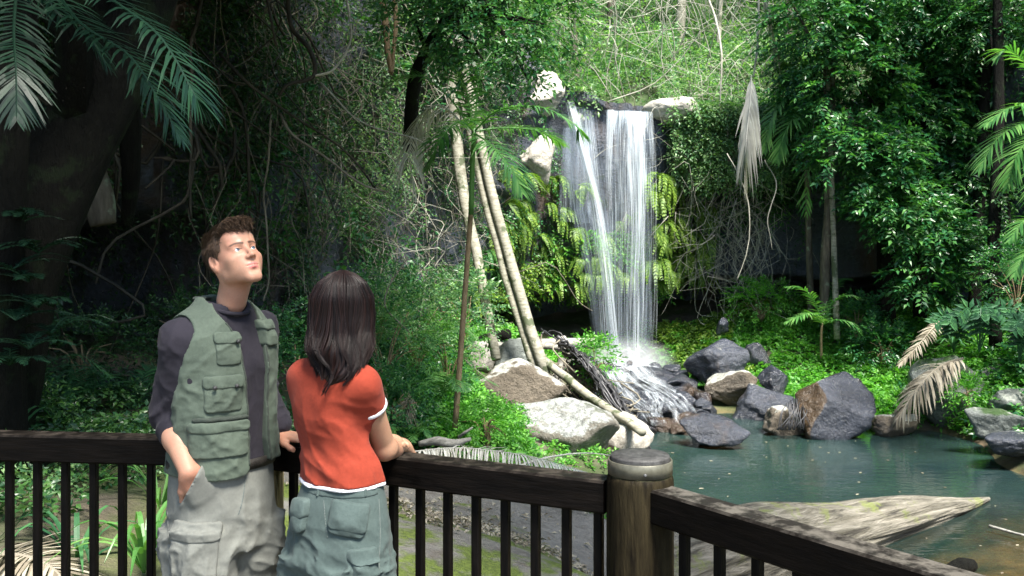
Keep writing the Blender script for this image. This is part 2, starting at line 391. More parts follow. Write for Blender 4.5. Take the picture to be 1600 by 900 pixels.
# ============================================================ POOL WATER
m, nt, b = mat('pool_water'); v = wpos(nt)
out = nt.nodes['Material Output']
nt.nodes.remove(b)
gl = nt.nodes.new('ShaderNodeBsdfGlossy'); gl.inputs['Roughness'].default_value = .05; gl.inputs['Color'].default_value = (.95, 1, 1, 1)
df = nt.nodes.new('ShaderNodeBsdfDiffuse'); tr = nt.nodes.new('ShaderNodeBsdfTransparent'); tr.inputs[0].default_value = (.80, .78, .62, 1)
dc = mix(nt, ramp(nt, nz(nt, v, .35, 4), [(.35, 0.), (.65, 1.)]), (.012, .027, .029), (.021, .044, .038))
nt.links.new(dc, df.inputs[0])
sx = nt.nodes.new('ShaderNodeSeparateXYZ'); nt.links.new(v, sx.inputs[0])
q = mth(nt, 'ADD', mth(nt, 'MULTIPLY', sx.outputs[1], 1.0), mth(nt, 'MULTIPLY', sx.outputs[0], -.42))
q = mth(nt, 'ADD', q, mth(nt, 'MULTIPLY', nz(nt, v, .6, 4), 3.0))
deep = ramp(nt, mth(nt, 'DIVIDE', q, 20.), [(.50, .05), (.68, .86)])
body = nt.nodes.new('ShaderNodeMixShader'); nt.links.new(deep, body.inputs[0]); nt.links.new(tr.outputs[0], body.inputs[1]); nt.links.new(df.outputs[0], body.inputs[2])
fr = nt.nodes.new('ShaderNodeFresnel'); fr.inputs['IOR'].default_value = 1.33
bp = nt.nodes.new('ShaderNodeBump'); bp.inputs['Strength'].default_value = .22; bp.inputs['Distance'].default_value = .05
hh = mth(nt, 'ADD', nz(nt, wpos(nt, (1, 2.4, 1)), 2.4, 3, .5), mth(nt, 'MULTIPLY', nz(nt, wpos(nt, (1, 2, 1)), 9, 2, .5), .3))
nt.links.new(hh, bp.inputs['Height'])
for n in (gl, fr): nt.links.new(bp.outputs[0], n.inputs['Normal'])
fs = nt.nodes.new('ShaderNodeMixShader'); nt.links.new(mth(nt, 'MULTIPLY', fr.outputs[0], 1.25, True), fs.inputs[0])
nt.links.new(body.outputs[0], fs.inputs[1]); nt.links.new(gl.outputs[0], fs.inputs[2]); nt.links.new(fs.outputs[0], out.inputs[0])
mb = MB(); mb.add([[-2, 5, WZ], [26, 5, WZ], [26, 25, WZ], [-2, 25, WZ]], [[0, 1, 2, 3]])
tag(mb.build('pool_water', m, smooth=False), kind='structure')

# ============================================================ CLIFF AND HILLSIDE
cc = np.array([(-9, 1.0), (-7.6, 5), (-6.2, 8.0), (-5.0, 10.5), (-4.1, 13.2), (-3.3, 15.8), (-2.3, 18.8), (-1.1, 22), (.6, 25.5), (2.7, 27.3), (5.2, 27.2), (7.8, 26.2), (10.8, 25.2), (13.0, 22.5), (14.0, 18.5), (14.5, 13), (15.5, 6), (17, 0)])
NS = 620
cpt = spline(np.c_[cc, np.zeros(len(cc))], NS)[:, :2]
tn = np.gradient(cpt, axis=0); tn /= np.linalg.norm(tn, axis=1)[:, None]
no = np.c_[-tn[:, 1], tn[:, 0]]               # away from the gorge
az = 800+1500*cpt[:, 0]/np.maximum(cpt[:, 1], .5)   # bearing of each column, only used to lay out the plan
az[cpt[:, 1] < 4] = np.where(cpt[cpt[:, 1] < 4][:, 0] < 0, -900, 2600)
lip = np.interp(az, [-900, 600, 700, 780, 850, 885, 960, 1060, 1250, 1500, 2600], [12, 11, 9, 7.2, 6.0, 5.42, 5.34, 5.3, 5.2, 6.0, 8])
def sstep(x, a, b): t = np.clip((x-a)/(b-a), 0, 1); return t*t*(3-2*t)
def band(x, a, b, e): return sstep(x, a-e, a+e)*(1-sstep(x, b-e, b+e))
def cliff_pts(i, z):
    """i column index array, z heights (same shape) -> points on the rough rock"""
    q = np.stack([cpt[i, 0], cpt[i, 1], z], -1); a = az[i]
    calm = 1-.72*band(a, 862, 1075, 22)*(z > -1)
    d = (fbm(q, .35, 4, 21)*.9+fbm(q*np.array([1, 1, .6]), 1.1, 4, 5)*.42)*calm
    st = np.floor(z*.8+fbm(q, .3, 2, 77)*1.2); d = d+(_hash(st.astype(int), (i//16), st.astype(int)*0, 5)-.5)*.32*(noise(q, .5, 4) > -.2)
    d = d+(z-1)*-.04
    d = d+3.6*band(a+noise(q, .8, 3)*35, 75, 345, 30)*band(z+noise(q, .9, 8)*.35, -1, 2.05, .35)        # cave on the left
    d = d+2.4*band(a, 742, 1450, 40)*band(z+noise(q, .7, 12)*.22+(a > 1050)*-.1, -2.6, .10+.35*(a > 1060), .16)           # undercut behind the fall
    d = d-.9*band(a, 868, 1052, 14)*band(z, .35, 9, .3)                                                  # buttress the water runs over
    d = d-.35*band(a, 930, 962, 10)*band(z, 2.5, 9, .2)
    q[..., 0] += no[i, 0]*d; q[..., 1] += no[i, 1]*d
    return q
NZ = 190
I = np.repeat(np.arange(NS)[:, None], NZ, 1)
tz = np.linspace(0, 1, NZ)[None]
Z = -3.4+(lip[:, None]+3.4)*tz
V = cliff_pts(I, Z)
mb = MB(); k = (np.arange(NS-1)[:, None]*NZ+np.arange(NZ-1)[None]).ravel()
mb.add(V, np.stack([k, k+1, k+NZ+1, k+NZ], -1))
tag(mb.build('cliff', M['cliff']), kind='structure')
edge = V[:, -1]
def hill_pt(i, d):
    q = edge[i].copy(); nn = no[i]
    q[..., 0] += nn[..., 0]*d*.9; q[..., 1] += nn[..., 1]*d*.9+d*.12
    f = fbm(q, .25, 4, 31)
    gully = np.exp(-((az[i]-950)/45)**2)*np.clip(d, 0, 3)*.35
    q[..., 2] += np.clip(d-.4, 0, 99)*.62+f*np.clip(d, 0, 1.6)*.8-gully
    return q
ND = 70
dd = np.linspace(0, 1, ND)[None]**1.5*34
I = np.repeat(np.arange(NS)[:, None], ND, 1)
H = hill_pt(I, np.repeat(dd, NS, 0))
mb = MB(); k = (np.arange(NS-1)[:, None]*ND+np.arange(ND-1)[None]).ravel()
mb.add(H, np.stack([k, k+1, k+ND+1, k+ND], -1))
tag(mb.build('hillside', M['hill']), kind='structure')
def col_at(a): return int(np.argmin(np.abs(az-a)))

# ============================================================ DECK AND RAILING
def wood(name, c1, c2, ax, rough=.5, worn=None, bs=.35):
    m, nt, b = mat(name); v = wpos(nt, ax)
    c = mix(nt, ramp(nt, nz(nt, v, 22, 6, .6), [(.35, 0.), (.68, 1.)]), c1, c2)
    if worn:
        g = nt.nodes.new('ShaderNodeNewGeometry'); s = nt.nodes.new('ShaderNodeSeparateXYZ'); nt.links.new(g.outputs['Normal'], s.inputs[0])
        w_ = mth(nt, 'MULTIPLY', ramp(nt, nz(nt, wpos(nt), 14, 7, .7), [(.46, .12), (.6, 1.)]), ramp(nt, s.outputs[2], [(.6, 0.), (.9, 1.)]))
        c = mix(nt, w_, c, worn)
    nt.links.new(c, b.inputs['Base Color']); b.inputs['Specular IOR Level'].default_value = .08
    nt.links.new(ramp(nt, nz(nt, wpos(nt), 30, 4), [(.3, rough-.12), (.7, rough+.15)]), b.inputs['Roughness'])
    bump(nt, b, nz(nt, v, 30, 6, .65), bs, .008)
    return m
M['rail'] = wood('dark_stained_wood', (.002, .0016, .0014), (.006, .0045, .0036), (.35, .35, 3), .5, worn=(.045, .037, .030))
M['rail2'] = wood('dark_stained_wood_side', (.002, .0016, .0014), (.006, .0045, .0036), (.35, .35, 3), .5, worn=(.085, .077, .066))
M['baluster'] = wood('black_baluster', (.002, .002, .002), (.006, .005, .0045), (3, 3, .3), .45)
M['post'] = wood('round_post_wood', (.006, .0045, .0025), (.028, .022, .011), (2.5, 2.5, .35), .65, worn=(.13, .14, .07), bs=.6)
M['post_pale'] = wood('round_post_pale_wood', (.18, .13, .06), (.36, .28, .14), (2.5, 2.5, .3), .6)  # paler, yellowish wood for the uncapped post
M['deck'] = wood('deck_boards', (.05, .042, .034), (.13, .115, .095), (.4, 3, 1), .6)
m, nt, b = mat('post_cap'); v = wpos(nt)
c = mix(nt, ramp(nt, nz(nt, v, 60, 5, .7), [(.4, 0.), (.7, 1.)]), (.024, .023, .022), (.07, .068, .066)); nt.links.new(c, b.inputs['Base Color']); b.inputs['Roughness'].default_value = .6
bump(nt, b, nz(nt, v, 90, 5, .7), .5, .004); M['cap'] = m
m, nt, b = mat('grey_band'); v = wpos(nt)
c = mix(nt, ramp(nt, nz(nt, v, 25, 6, .7), [(.35, 0.), (.7, 1.)]), (.065, .062, .045), (.15, .145, .11)); nt.links.new(c, b.inputs['Base Color']); b.inputs['Roughness'].default_value = .45; b.inputs['Metallic'].default_value = .25
M['band'] = m
M['screw'] = simple('screw_steel', (.05, .05, .05), (.12, .12, .12), 30, rough=.4)
RT = 1.10
rail = empty('railing', (-.79, 3.09, 0), 'dark stained timber railing with thin black balusters and thick round corner post', 'railing')
def onrail(a, b, t): return np.array(a)*(1-t)+np.array(b)*t
A0, A1 = np.array([-2.6, 3.29]), np.array([-.83, 3.10]); B0, B1 = np.array([-.76, 3.075]), np.array([.26, 2.585]); PC = np.array([.34, 2.55]); C0, C1 = np.array([.385, 2.49]), np.array([1.28, 1.28])
def put(o, parent):                           # keep world coordinates when parenting under an Empty
    o.parent = parent; o.matrix_parent_inverse = Matrix.Translation(-Vector(parent.location)); return o
def rail_piece(a, b, z, h, d, m, name):
    c = (a+b)/2; v = b-a; L = np.linalg.norm(v); an = math.atan2(v[1], v[0]); ca, sa = math.cos(an), math.sin(an)
    rot = [[ca, -sa, 0], [sa, ca, 0], [0, 0, 1]]
    mb = MB(); box_add(mb, (c[0], c[1], z), L, d, h, rot, bev=.006)
    return put(mb.build(name, m, smooth=False), rail)
for a, b_, mm in ((A0, A1, 'rail'), (B0, B1, 'rail'), (C0, C1, 'rail2')):
    rail_piece(a, b_, RT-.044, .088, .082, M[mm], 'top_rail')
    rail_piece(a, b_, .12, .07, .045, M['baluster'], 'bottom_rail')
def balusters(a, b_, t0, step):
    v = b_-a; L = np.linalg.norm(v); u = v/L; an = math.atan2(u[1], u[0]); ca, sa = math.cos(an), math.sin(an)
    s = t0
    while s < L-.02:
        p = a+u*s; mb = MB()
        rot = np.array([[0, -sa, ca], [0, ca, sa], [1, 0, 0]], float)
        rot = np.array([[0, -ca, -sa], [0, -sa, ca], [1, 0, 0]], float)
        box_add(mb, (p[0], p[1], (RT-.09+.15)/2), RT-.09-.15, .024, .024, rot, bev=.003)
        put(mb.build('baluster', M['baluster'], smooth=False), rail); s += step
balusters(A0, A1, .05, .0985); balusters(B0, B1, .075, .0935); balusters(C0, C1, .085, .115)
def post(c, r, top, with_cap):
    z = np.array([-1.6, -.6, 0, .4, .8, 1.0, top-.055, top-.045, top-.03, top-.03])
    rr = np.array([r*1.06, r*1.05, r*1.03, r*1.02, r*1.0, r, r, r*.985, r*.93, r*.4])
    an = np.arange(48)*2*np.pi/48
    mb = MB(); zz = np.repeat(z, 1)
    ang = an[None]; w_ = 1+.012*np.sin(ang*3+1)+.008*np.sin(ang*7)
    v = np.stack([c[0]+rr[:, None]*w_*np.cos(ang), c[1]+rr[:, None]*w_*np.sin(ang), np.repeat(z[:, None], 48, 1)], -1)
    j = np.arange(48); k = (j+1) % 48
    f = np.concatenate([np.stack([i*48+j, i*48+k, i*48+48+k, i*48+48+j], -1) for i in range(len(z)-1)])
    mb.add(v, f)
    po = put(mb.build('post', M['post'] if with_cap else M['post_pale'], parent=None), rail)
    if with_cap:
        mb = MB(); prof = [(r*.93, top-.031), (r*.965, top-.031), (r*.965, top+.004), (r*.94, top+.006), (r*.90, top+.004), (r*.90, top-.031)]
        v = np.array([[c[0]+q*math.cos(t), c[1]+q*math.sin(t), h] for q, h in prof for t in an])
        f = np.concatenate([np.stack([i*48+j, i*48+k, (i+1)*48+k, (i+1)*48+j], -1) for i in range(len(prof)-1)])
        mb.add(v, f); o = mb.build('band', M['band'], parent=po)
        mb = MB(); prof = [(r*.885, top-.02), (r*.885, top+.012), (r*.87, top+.017), (r*.5, top+.0185), (0.001, top+.019)]
        v = np.array([[c[0]+q*math.cos(t), c[1]+q*math.sin(t), h] for q, h in prof for t in an])
        f = np.concatenate([np.stack([i*48+j, i*48+k, (i+1)*48+k, (i+1)*48+j], -1) for i in range(len(prof)-1)])
        mb.add(v, f); mb.build('cap', M['cap'], parent=po)
        mb = MB(); d0 = nrm(np.array([0.02, -1, 0])); p0 = np.array([c[0], c[1], top-.018])+d0*(r*.962)
        tube_add(mb, [p0, p0+d0*.003], .0045, 10); mb.build('screw', M['screw'], parent=po)
post(PC, .089, 1.155, True)
post(np.array([-.83, 3.16]), .075, 1.03, False)
# deck boards
mb = MB()
poly = [(-2.6, 3.36), (-.80, 3.17), (.38, 2.62), (1.36, 1.3)]
deck = []
for i in range(34):
    y = -1.6+i*.145
    xs = 1.9 if y < 1.2 else np.interp(y, [1.2, 1.3, 2.62, 3.17, 3.36], [1.45, 1.36, .38, -.8, -2.6])
    if y > 3.28: break
    box_add(mb, ((xs-3.2)/2, y, -.02), xs+3.2, .138, .04, None, bev=.004)
tag(mb.build('deck_floor', M['deck'], smooth=False), kind='structure')
# ============================================================ BOULDERS
import bmesh
_bm = bmesh.new(); bmesh.ops.create_icosphere(_bm, subdivisions=5, radius=1)
ICO_V = np.array([v.co[:] for v in _bm.verts]); ICO_F = np.array([[v.index for v in f.verts] for f in _bm.faces]); _bm.free()
_bm = bmesh.new(); bmesh.ops.create_icosphere(_bm, subdivisions=4, radius=1)
ICO4_V = np.array([v.co[:] for v in _bm.verts]); ICO4_F = np.array([[v.index for v in f.verts] for f in _bm.faces]); _bm.free()
def rock_shape(seed, npl=14, sharp=18, rough=.075, fine=True, planes=None):
    rg = np.random.default_rng(seed); d = ICO_V if fine else ICO4_V
    pn = nrm(rg.normal(size=(npl, 3))); pd = .62+.38*rg.random(npl)
    if planes is not None:
        pn = np.vstack([pn, nrm(np.array([p[:3] for p in planes]))]); pd = np.r_[pd, [p[3] for p in planes]]
    dt = np.maximum(d@pn.T, 1e-3); r = pd/dt
    r = np.minimum(r, 1.6)
    r = -np.log(np.exp(-sharp*r).sum(1))/sharp
    v = d*r[:, None]
    v = v*(1+rough*fbm(v+seed, 1.6, 5, seed)[:, None]*2)+nrm(d)*(.035*fbm(v+seed, 6, 4, seed+3))[:, None]
    return v
def boulder(x0, y0, x1, y1, D, m, label, seed, depth=None, roll=0, sink=.22, planes=None, npl=14, name='boulder', group=None, sharp=18, fine=True):
    v = rock_shape(seed, npl, sharp, planes=planes, fine=fine)
    c, s = math.cos(roll), math.sin(roll); v = v@np.array([[c, 0, -s], [0, 1, 0], [s, 0, c]]).T
    lo, hi = v.min(0), v.max(0)
    W = (x1-x0)/F*D; Hh = (y1-y0)/F*D*(1+sink); dp = depth or (W*.8)
    v = (v-(lo+hi)/2)/(hi-lo)*np.array([W, dp, Hh])
    c0 = P((x0+x1)/2, y0, D)-np.array([0, 0, Hh/2]); c0[1] += dp*.25
    mb = MB(); mb.add(v+c0, ICO_F if fine else ICO4_F); base = c0-np.array([0, 0, Hh/2])
    return tag(mb.build(name, M[m], loc=base), label, 'boulder' if name == 'boulder' else 'rock', group)
boulder(742, 564, 888, 658, 16.5, 'rock_brown', 'big brown faced boulder with a white lichened top, foot of the leaning double poles', 11, planes=[(0, -.9, .25, .55), (-.5, -.1, .8, .75), (.55, 0, .75, .7)])
boulder(803, 628, 972, 716, 14.6, 'rock_lichen', 'broad white lichen covered boulder just left of the round post', 12, planes=[(-.25, -.6, .75, .55), (.5, -.1, .85, .7)])
boulder(925, 648, 1024, 706, 15.6, 'rock_pale', 'white wedge shaped boulder sloping down to the pool behind the post', 13, planes=[(.6, -.1, .8, .45)])
boulder(770, 530, 856, 602, 18.3, 'rock_grey', 'grey squarish boulder under the driftwood log, behind the poles', 14)
boulder(722, 540, 790, 580, 18.8, 'rock_pale', 'low pale boulder left of the dark leaning pole', 15)
boulder(735, 640, 800, 700, 14.0, 'rock_brown', 'small brown boulder half hidden in leaves below the big one', 16)
boulder(1072, 532, 1172, 592, 23, 'rock_blue', 'rounded blue grey boulder nearest right of the waterfall base', 21, planes=[(.1, -.5, .85, .6)])
boulder(1163, 536, 1208, 575, 23.4, 'rock_wet', 'dark block wedged right behind the rounded blue grey boulder', 22)
boulder(1103, 577, 1184, 628, 22, 'rock_brown', 'brown tilted boulder below the rounded blue grey one', 23, roll=.3)
boulder(1188, 572, 1234, 612, 21.8, 'rock_wet', 'small dark round boulder at the edge of the green slope', 24)
boulder(1145, 606, 1262, 662, 20.8, 'rock_blue', 'long wet blue boulder on the far bank, left of the largest one', 25, planes=[(.1, -.5, .8, .55)])
boulder(1064, 652, 1170, 692, 18.2, 'rock_blue', 'flat topped grey boulder standing alone in the pool', 26, planes=[(-.1, -.45, .85, .5), (.8, 0, .5, .8)], sink=.3)
boulder(1195, 636, 1268, 676, 19.4, 'rock_brown', 'reddish brown boulder at the waterline left of the largest one', 27)
boulder(1248, 588, 1376, 680, 19.2, 'rock_two', 'largest angular slate coloured boulder on the far bank with a brown left face', 28, planes=[(.35, -.55, .75, .5), (-.75, -.5, .4, .55), (0, -1, 0, .75)], npl=6, sharp=30)
boulder(1436, 556, 1545, 652, 19.6, 'rock_grey', 'tall grey green boulder behind the dead palm frond', 29, planes=[(-.55, -.3, .75, .6), (.3, -.8, .4, .6)])
boulder(1514, 640, 1604, 690, 17.4, 'rock_grey', 'rounded grey green boulder at the right edge of the pool', 30)
boulder(1538, 682, 1640, 712, 16.4, 'rock_blue', 'low flat slab lying in the water by the right edge', 31, planes=[(0, 0, 1, .35)], npl=6)
boulder(1536, 570, 1584, 612, 20, 'rock_grey', 'small grey block above the right end of the bank', 32)
boulder(1366, 648, 1446, 684, 19.3, 'rock_brown', 'low brown stone at the waterline under the dead palm frond', 33)
boulder(1555, 610, 1640, 660, 18.6, 'rock_grey', 'dim grey boulder above the rounded one at the right edge', 34)
boulder(1120, 496, 1140, 520, 24.6, 'rock_blue', 'small upright grey stone poking out of the green slope', 35, fine=False)
boulder(815, 108, 884, 168, 24.8, 'rock_pale', 'bright pale rock block left above the waterfall lip', 41, planes=[(-.1, -.9, .3, .6)], npl=8)
boulder(812, 208, 868, 274, 24.6, 'rock_pale', 'bright pale rounded rock left of the waterfall, under the palm frond', 42)
boulder(770, 190, 828, 232, 25.4, 'rock_pale', 'bright pale rock partly behind the leaning double poles', 43)
boulder(868, 146, 932, 200, 26.2, 'rock_pale', 'flat brownish rock the left strand of the waterfall leaves from', 44, planes=[(0, 0, 1, .5)], depth=2)
boulder(1006, 152, 1108, 186, 25.6, 'rock_pale', 'low pale ledge right of the waterfall lip among leaves', 45, planes=[(0, 0, 1, .5)])
boulder(90, 745, 222, 880, 6.9, 'rock_slab', 'mossy brown rock on the slope behind the left balusters', 46)
boulder(230, 600, 330, 660, 9.8, 'rock_wet', 'dark ledge rock at the mouth of the cave', 47)
boulder(120, 590, 235, 650, 9.6, 'rock_wet', 'dark low rock in the cave mouth left of the ledge', 48)
# wet dark stones of the cascade
cas = []
rg = np.random.default_rng(5)
k = 0; tries = 0
while k < 58 and tries < 3000:
    tries += 1
    px, py = rg.uniform(925, 1110), rg.uniform(572, 676)
    if px < 930+(py-572)*.75 or px > 1060+(py-572)*.85: continue
    w_ = rg.choice([rg.uniform(24, 40), rg.uniform(40, 72)])
    if any(abs(px-a)<(w_+b)*.22 and abs(py-c_)<(w_+b)*.13 for a, c_, b in cas): continue
    cas.append((px, py, w_)); k += 1
for j, (px, py, w_) in enumerate(sorted(cas, key=lambda q: q[1])):
    D = np.interp(py, [572, 676], [24.3, 19.2])
    boulder(px-w_/2, py-w_*.25, px+w_/2, py+w_*.35, D, 'rock_wet', 'one of the many dark wet stones the cascade runs over below the waterfall', 100+j, fine=False, npl=9, name='wet_stone', group='wet stones of the cascade', depth=w_/F*D*1.1)

# ============================================================ WATERFALL
def fall_mat(name, su, sv, lo, hi, amax, col=(.80, .88, .95)):
    m, nt, b = mat(name)
    uv = nt.nodes.new('ShaderNodeUVMap'); mp = nt.nodes.new('ShaderNodeMapping'); mp.inputs['Scale'].default_value = (su, sv, 1); nt.links.new(uv.outputs[0], mp.inputs[0])
    n1 = nz(nt, mp.outputs[0], 1, 6, .62)
    at = nt.nodes.new('ShaderNodeAttribute'); at.attribute_name = 'dens'
    a = mth(nt, 'ADD', n1, mth(nt, 'MULTIPLY', mth(nt, 'SUBTRACT', at.outputs['Fac'], 1.0), .40))
    al = mth(nt, 'MULTIPLY', ramp(nt, a, [(lo, 0.), (hi, 1.)]), amax)
    df = nt.nodes.new('ShaderNodeBsdfDiffuse'); df.inputs[0].default_value = (*col, 1)
    tl = nt.nodes.new('ShaderNodeBsdfTranslucent'); tl.inputs[0].default_value = (*col, 1)
    ad = nt.nodes.new('ShaderNodeMixShader'); ad.inputs[0].default_value = .4; nt.links.new(df.outputs[0], ad.inputs[1]); nt.links.new(tl.outputs[0], ad.inputs[2])
    tr = nt.nodes.new('ShaderNodeBsdfTransparent'); ms = nt.nodes.new('ShaderNodeMixShader')
    nt.links.new(al, ms.inputs[0]); nt.links.new(tr.outputs[0], ms.inputs[1]); nt.links.new(ad.outputs[0], ms.inputs[2])
    nt.links.new(ms.outputs[0], nt.nodes['Material Output'].inputs[0]); nt.nodes.remove(b)
    return m
M['fall'] = fall_mat('falling_water', 34, 3.2, .36, .60, .92)
M['fall2'] = fall_mat('thin_water_film', 44, 2.2, .32, .84, .45, (.62, .74, .9))
M['foam'] = fall_mat('foaming_water', 9, 5, .30, .74, .8)
def water_sheet(name, left, right, m, dens, parent, uoff=0, nu=26, nv=60, ripple=.05, seed=0):
    """left/right polylines of (px,py,D); dens(u,v)->0..1"""
    L = spline([P(q[0], q[1], q[2]-(.38 if q[2] > 25.2 else 0)) for q in left], nv); Rr = spline([P(q[0], q[1], q[2]-(.38 if q[2] > 25.2 else 0)) for q in right], nv)
    u = np.linspace(0, 1, nu)
    v = L[:, None]*(1-u)[None, :, None]+Rr[:, None]*u[None, :, None]
    v[..., 1] -= np.sin(u*np.pi)[None]*.12+fbm(np.stack(np.broadcast_arrays(u[None]*6, np.linspace(0, 1, nv)[:, None]*.8, seed+0.*u[None]), -1), 1., 3, seed)*ripple*2
    k = (np.arange(nv-1)[:, None]*nu+np.arange(nu-1)[None]).ravel()
    mb = MB(); f = np.stack([k, k+1, k+nu+1, k+nu], -1); mb.add(v, f)
    V_, U_ = np.meshgrid(np.linspace(0, 1, nv), u, indexing='ij')
    edge_ = np.clip(np.minimum(U_, 1-U_)*6, 0, 1)**.7
    o = mb.build(name, m, parent=parent, attr={'dens': (dens(U_, V_)*edge_).ravel()})
    uvl = o.data.uv_layers.new(name='UVMap'); idx = np.empty(len(o.data.loops), np.int32); o.data.loops.foreach_get('vertex_index', idx)
    uvv = np.stack([U_.ravel()+uoff, V_.ravel()], -1)[idx]; uvl.data.foreach_set('uv', uvv.astype(np.float32).ravel())
    return o
wf = empty('waterfall', (0, 0, 0)); wf['kind'] = 'structure'
one = lambda u, v: np.clip(1.15-.25*v, 0, 1.1)
# main curtain, right part brightest
water_sheet('water_strand', [(942, 173, 26.0), (940, 230, 25.9), (942, 330, 25.8), (940, 450, 25.7), (945, 585, 25.6)], [(1020, 176, 26.0), (1020, 240, 25.9), (1022, 330, 25.8), (1018, 450, 25.7), (1012, 585, 25.6)], M['fall'],
            lambda u, v: np.clip(.50+.42*np.exp(-((u-.72)/.22)**2)+.3*np.exp(-((u-.12)/.10)**2)*(v < .5)+.35*np.exp(-(v/.16)**2)-.22*v+.25*np.clip(v-.8, 0, 1), 0, 1.2), wf, 0, seed=1)
water_sheet('water_strand', [(972, 175, 25.8), (974, 240, 25.7), (980, 400, 25.6), (975, 585, 25.5)], [(1008, 175, 25.8), (1014, 240, 25.7), (1012, 400, 25.6), (1012, 585, 25.5)], M['fall'],
            lambda u, v: np.clip(1.0-.45*v, 0, 1.1), wf, 3.3, seed=4)
water_sheet('water_strand', [(946, 172, 25.9), (944, 240, 25.8), (946, 330, 25.8), (950, 460, 25.7)], [(962, 172, 25.9), (958, 240, 25.8), (960, 330, 25.8), (962, 460, 25.7)], M['fall'], lambda u, v: .95-.5*v, wf, 7.1, nu=10, seed=5)
# left strand curving over the buttress
water_sheet('water_strand', [(882, 160, 26.2), (888, 190, 25.9), (906, 255, 25.8), (922, 320, 25.7), (932, 400, 25.6), (944, 500, 25.5), (948, 590, 25.4)], [(900, 160, 26.2), (912, 195, 25.9), (926, 250, 25.8), (942, 320, 25.7), (956, 400, 25.6), (966, 500, 25.5), (978, 590, 25.4)], M['fall'],
            lambda u, v: np.clip(.98-.25*v, 0, 1.2), wf, 11.7, nu=14, seed=2)
water_sheet('water_film', [(876, 200, 26.0), (870, 260, 25.85), (868, 320, 25.8), (864, 345, 25.8)], [(928, 200, 26.0), (930, 260, 25.8), (932, 320, 25.75), (936, 350, 25.75)], M['fall2'], lambda u, v: 1.05-.3*v, wf, 5, seed=9)
water_sheet('water_strand', [(958, 174, 25.9), (956, 240, 25.8), (958, 330, 25.7), (955, 460, 25.6), (952, 585, 25.5)], [(990, 174, 25.9), (990, 240, 25.8), (988, 330, 25.7), (985, 460, 25.6), (990, 585, 25.5)], M['fall'], lambda u, v: .80-.28*v, wf, 17.3, seed=15)
water_sheet('water_strand', [(1000, 175, 25.9), (1004, 240, 25.8), (1006, 330, 25.7), (1006, 460, 25.6), (1002, 585, 25.5)], [(1022, 176, 25.9), (1028, 240, 25.8), (1030, 330, 25.7), (1030, 460, 25.6), (1028, 585, 25.5)], M['fall'], lambda u, v: .78-.32*v, wf, 21.3, nu=14, seed=16)
water_sheet('water_strand', [(900, 170, 26.1), (905, 255, 25.8), (920, 350, 25.7), (930, 470, 25.5), (936, 580, 25.4)], [(930, 175, 26.1), (940, 255, 25.8), (948, 350, 25.7), (958, 470, 25.5), (965, 580, 25.4)], M['fall'], lambda u, v: .70-.15*v, wf, 27.1, nu=14, seed=17)
water_sheet('water_film', [(938, 172, 26.15), (936, 240, 26.05), (938, 330, 26.0), (936, 460, 25.9), (938, 585, 25.7)], [(1022, 174, 26.15), (1026, 240, 26.05), (1028, 330, 26.0), (1028, 460, 25.9), (1026, 585, 25.7)], M['fall2'], lambda u, v: 1.05-.25*v, wf, 31, seed=18)
water_sheet('water_film', [(878, 165, 26.25), (872, 240, 26.1), (882, 330, 26.0), (908, 440, 25.85), (930, 585, 25.6)], [(935, 172, 26.25), (944, 240, 26.1), (958, 330, 26.0), (968, 440, 25.85), (972, 585, 25.6)], M['fall2'], lambda u, v: 1.0-.3*v, wf, 41, seed=19)
# splash apron
water_sheet('splash', [(930, 540, 25.0), (932, 566, 24.6), (944, 586, 24.1), (958, 600, 23.7)], [(1016, 530, 25.0), (1022, 556, 24.6), (1034, 576, 24.1), (1046, 592, 23.7)], M['foam'], lambda u, v: np.clip(1.15-1.5*abs(v-.6), 0, 1.15), wf, 0, ripple=.15, seed=6)
dz_ = lambda y: float(np.interp(y, [572, 676], [24.3, 19.2]))-.42
def casc(*pts): return [(x, y, dz_(y)) for x, y in pts]
for q, (a, b_, k_) in enumerate([(casc((950, 574), (968, 592), (990, 604), (1020, 620), (1040, 640), (1050, 662)), casc((1012, 570), (1030, 586), (1052, 600), (1072, 616), (1090, 636), (1100, 658)), .84),
                             (casc((940, 578), (950, 600), (968, 622), (992, 640), (1012, 664)), casc((975, 578), (990, 600), (1006, 620), (1030, 640), (1040, 662)), .80),
                             (casc((1000, 610), (1012, 626), (1010, 645), (1020, 664)), casc((1030, 612), (1040, 628), (1038, 645), (1044, 664)), .8)]):
    water_sheet('cascade_water', a, b_, M['foam'], lambda u, v, k_=k_: np.clip(k_*(1.08-.45*v), 0, 1.), wf, 4*q+2, nu=40, nv=60, ripple=.05, seed=20+q)
mb = MB(); rg = np.random.default_rng(8)          # splash: many short arcs of white water leaping off the rocks
for q in range(420):
    x, y = rg.normal(980, 24), 585-abs(rg.normal(0, 16)); D = 25.0+rg.normal(0, .25); p0 = P(x, y+8, D); a_ = rg.uniform(0, 6.28); L = rg.uniform(.08, .4)
    v_ = np.array([math.cos(a_)*L, math.sin(a_)*L-.1, L*rg.uniform(.4, 1.3)]); t_ = np.linspace(0, 1, 5)[:, None]
    tube_add(mb, p0+v_*t_-np.array([0, 0, .35])*t_**2*L*2, np.array([.4, 1, .9, .6, .2])*rg.uniform(.004, .013), 3)
m, nt, b = mat('white_water'); b.inputs['Base Color'].default_value = (.8, .86, .92, 1); b.inputs['Roughness'].default_value = .4; b.inputs['Alpha'].default_value = .5; M['drops'] = m
mb.build('splash_drops', m, parent=wf)
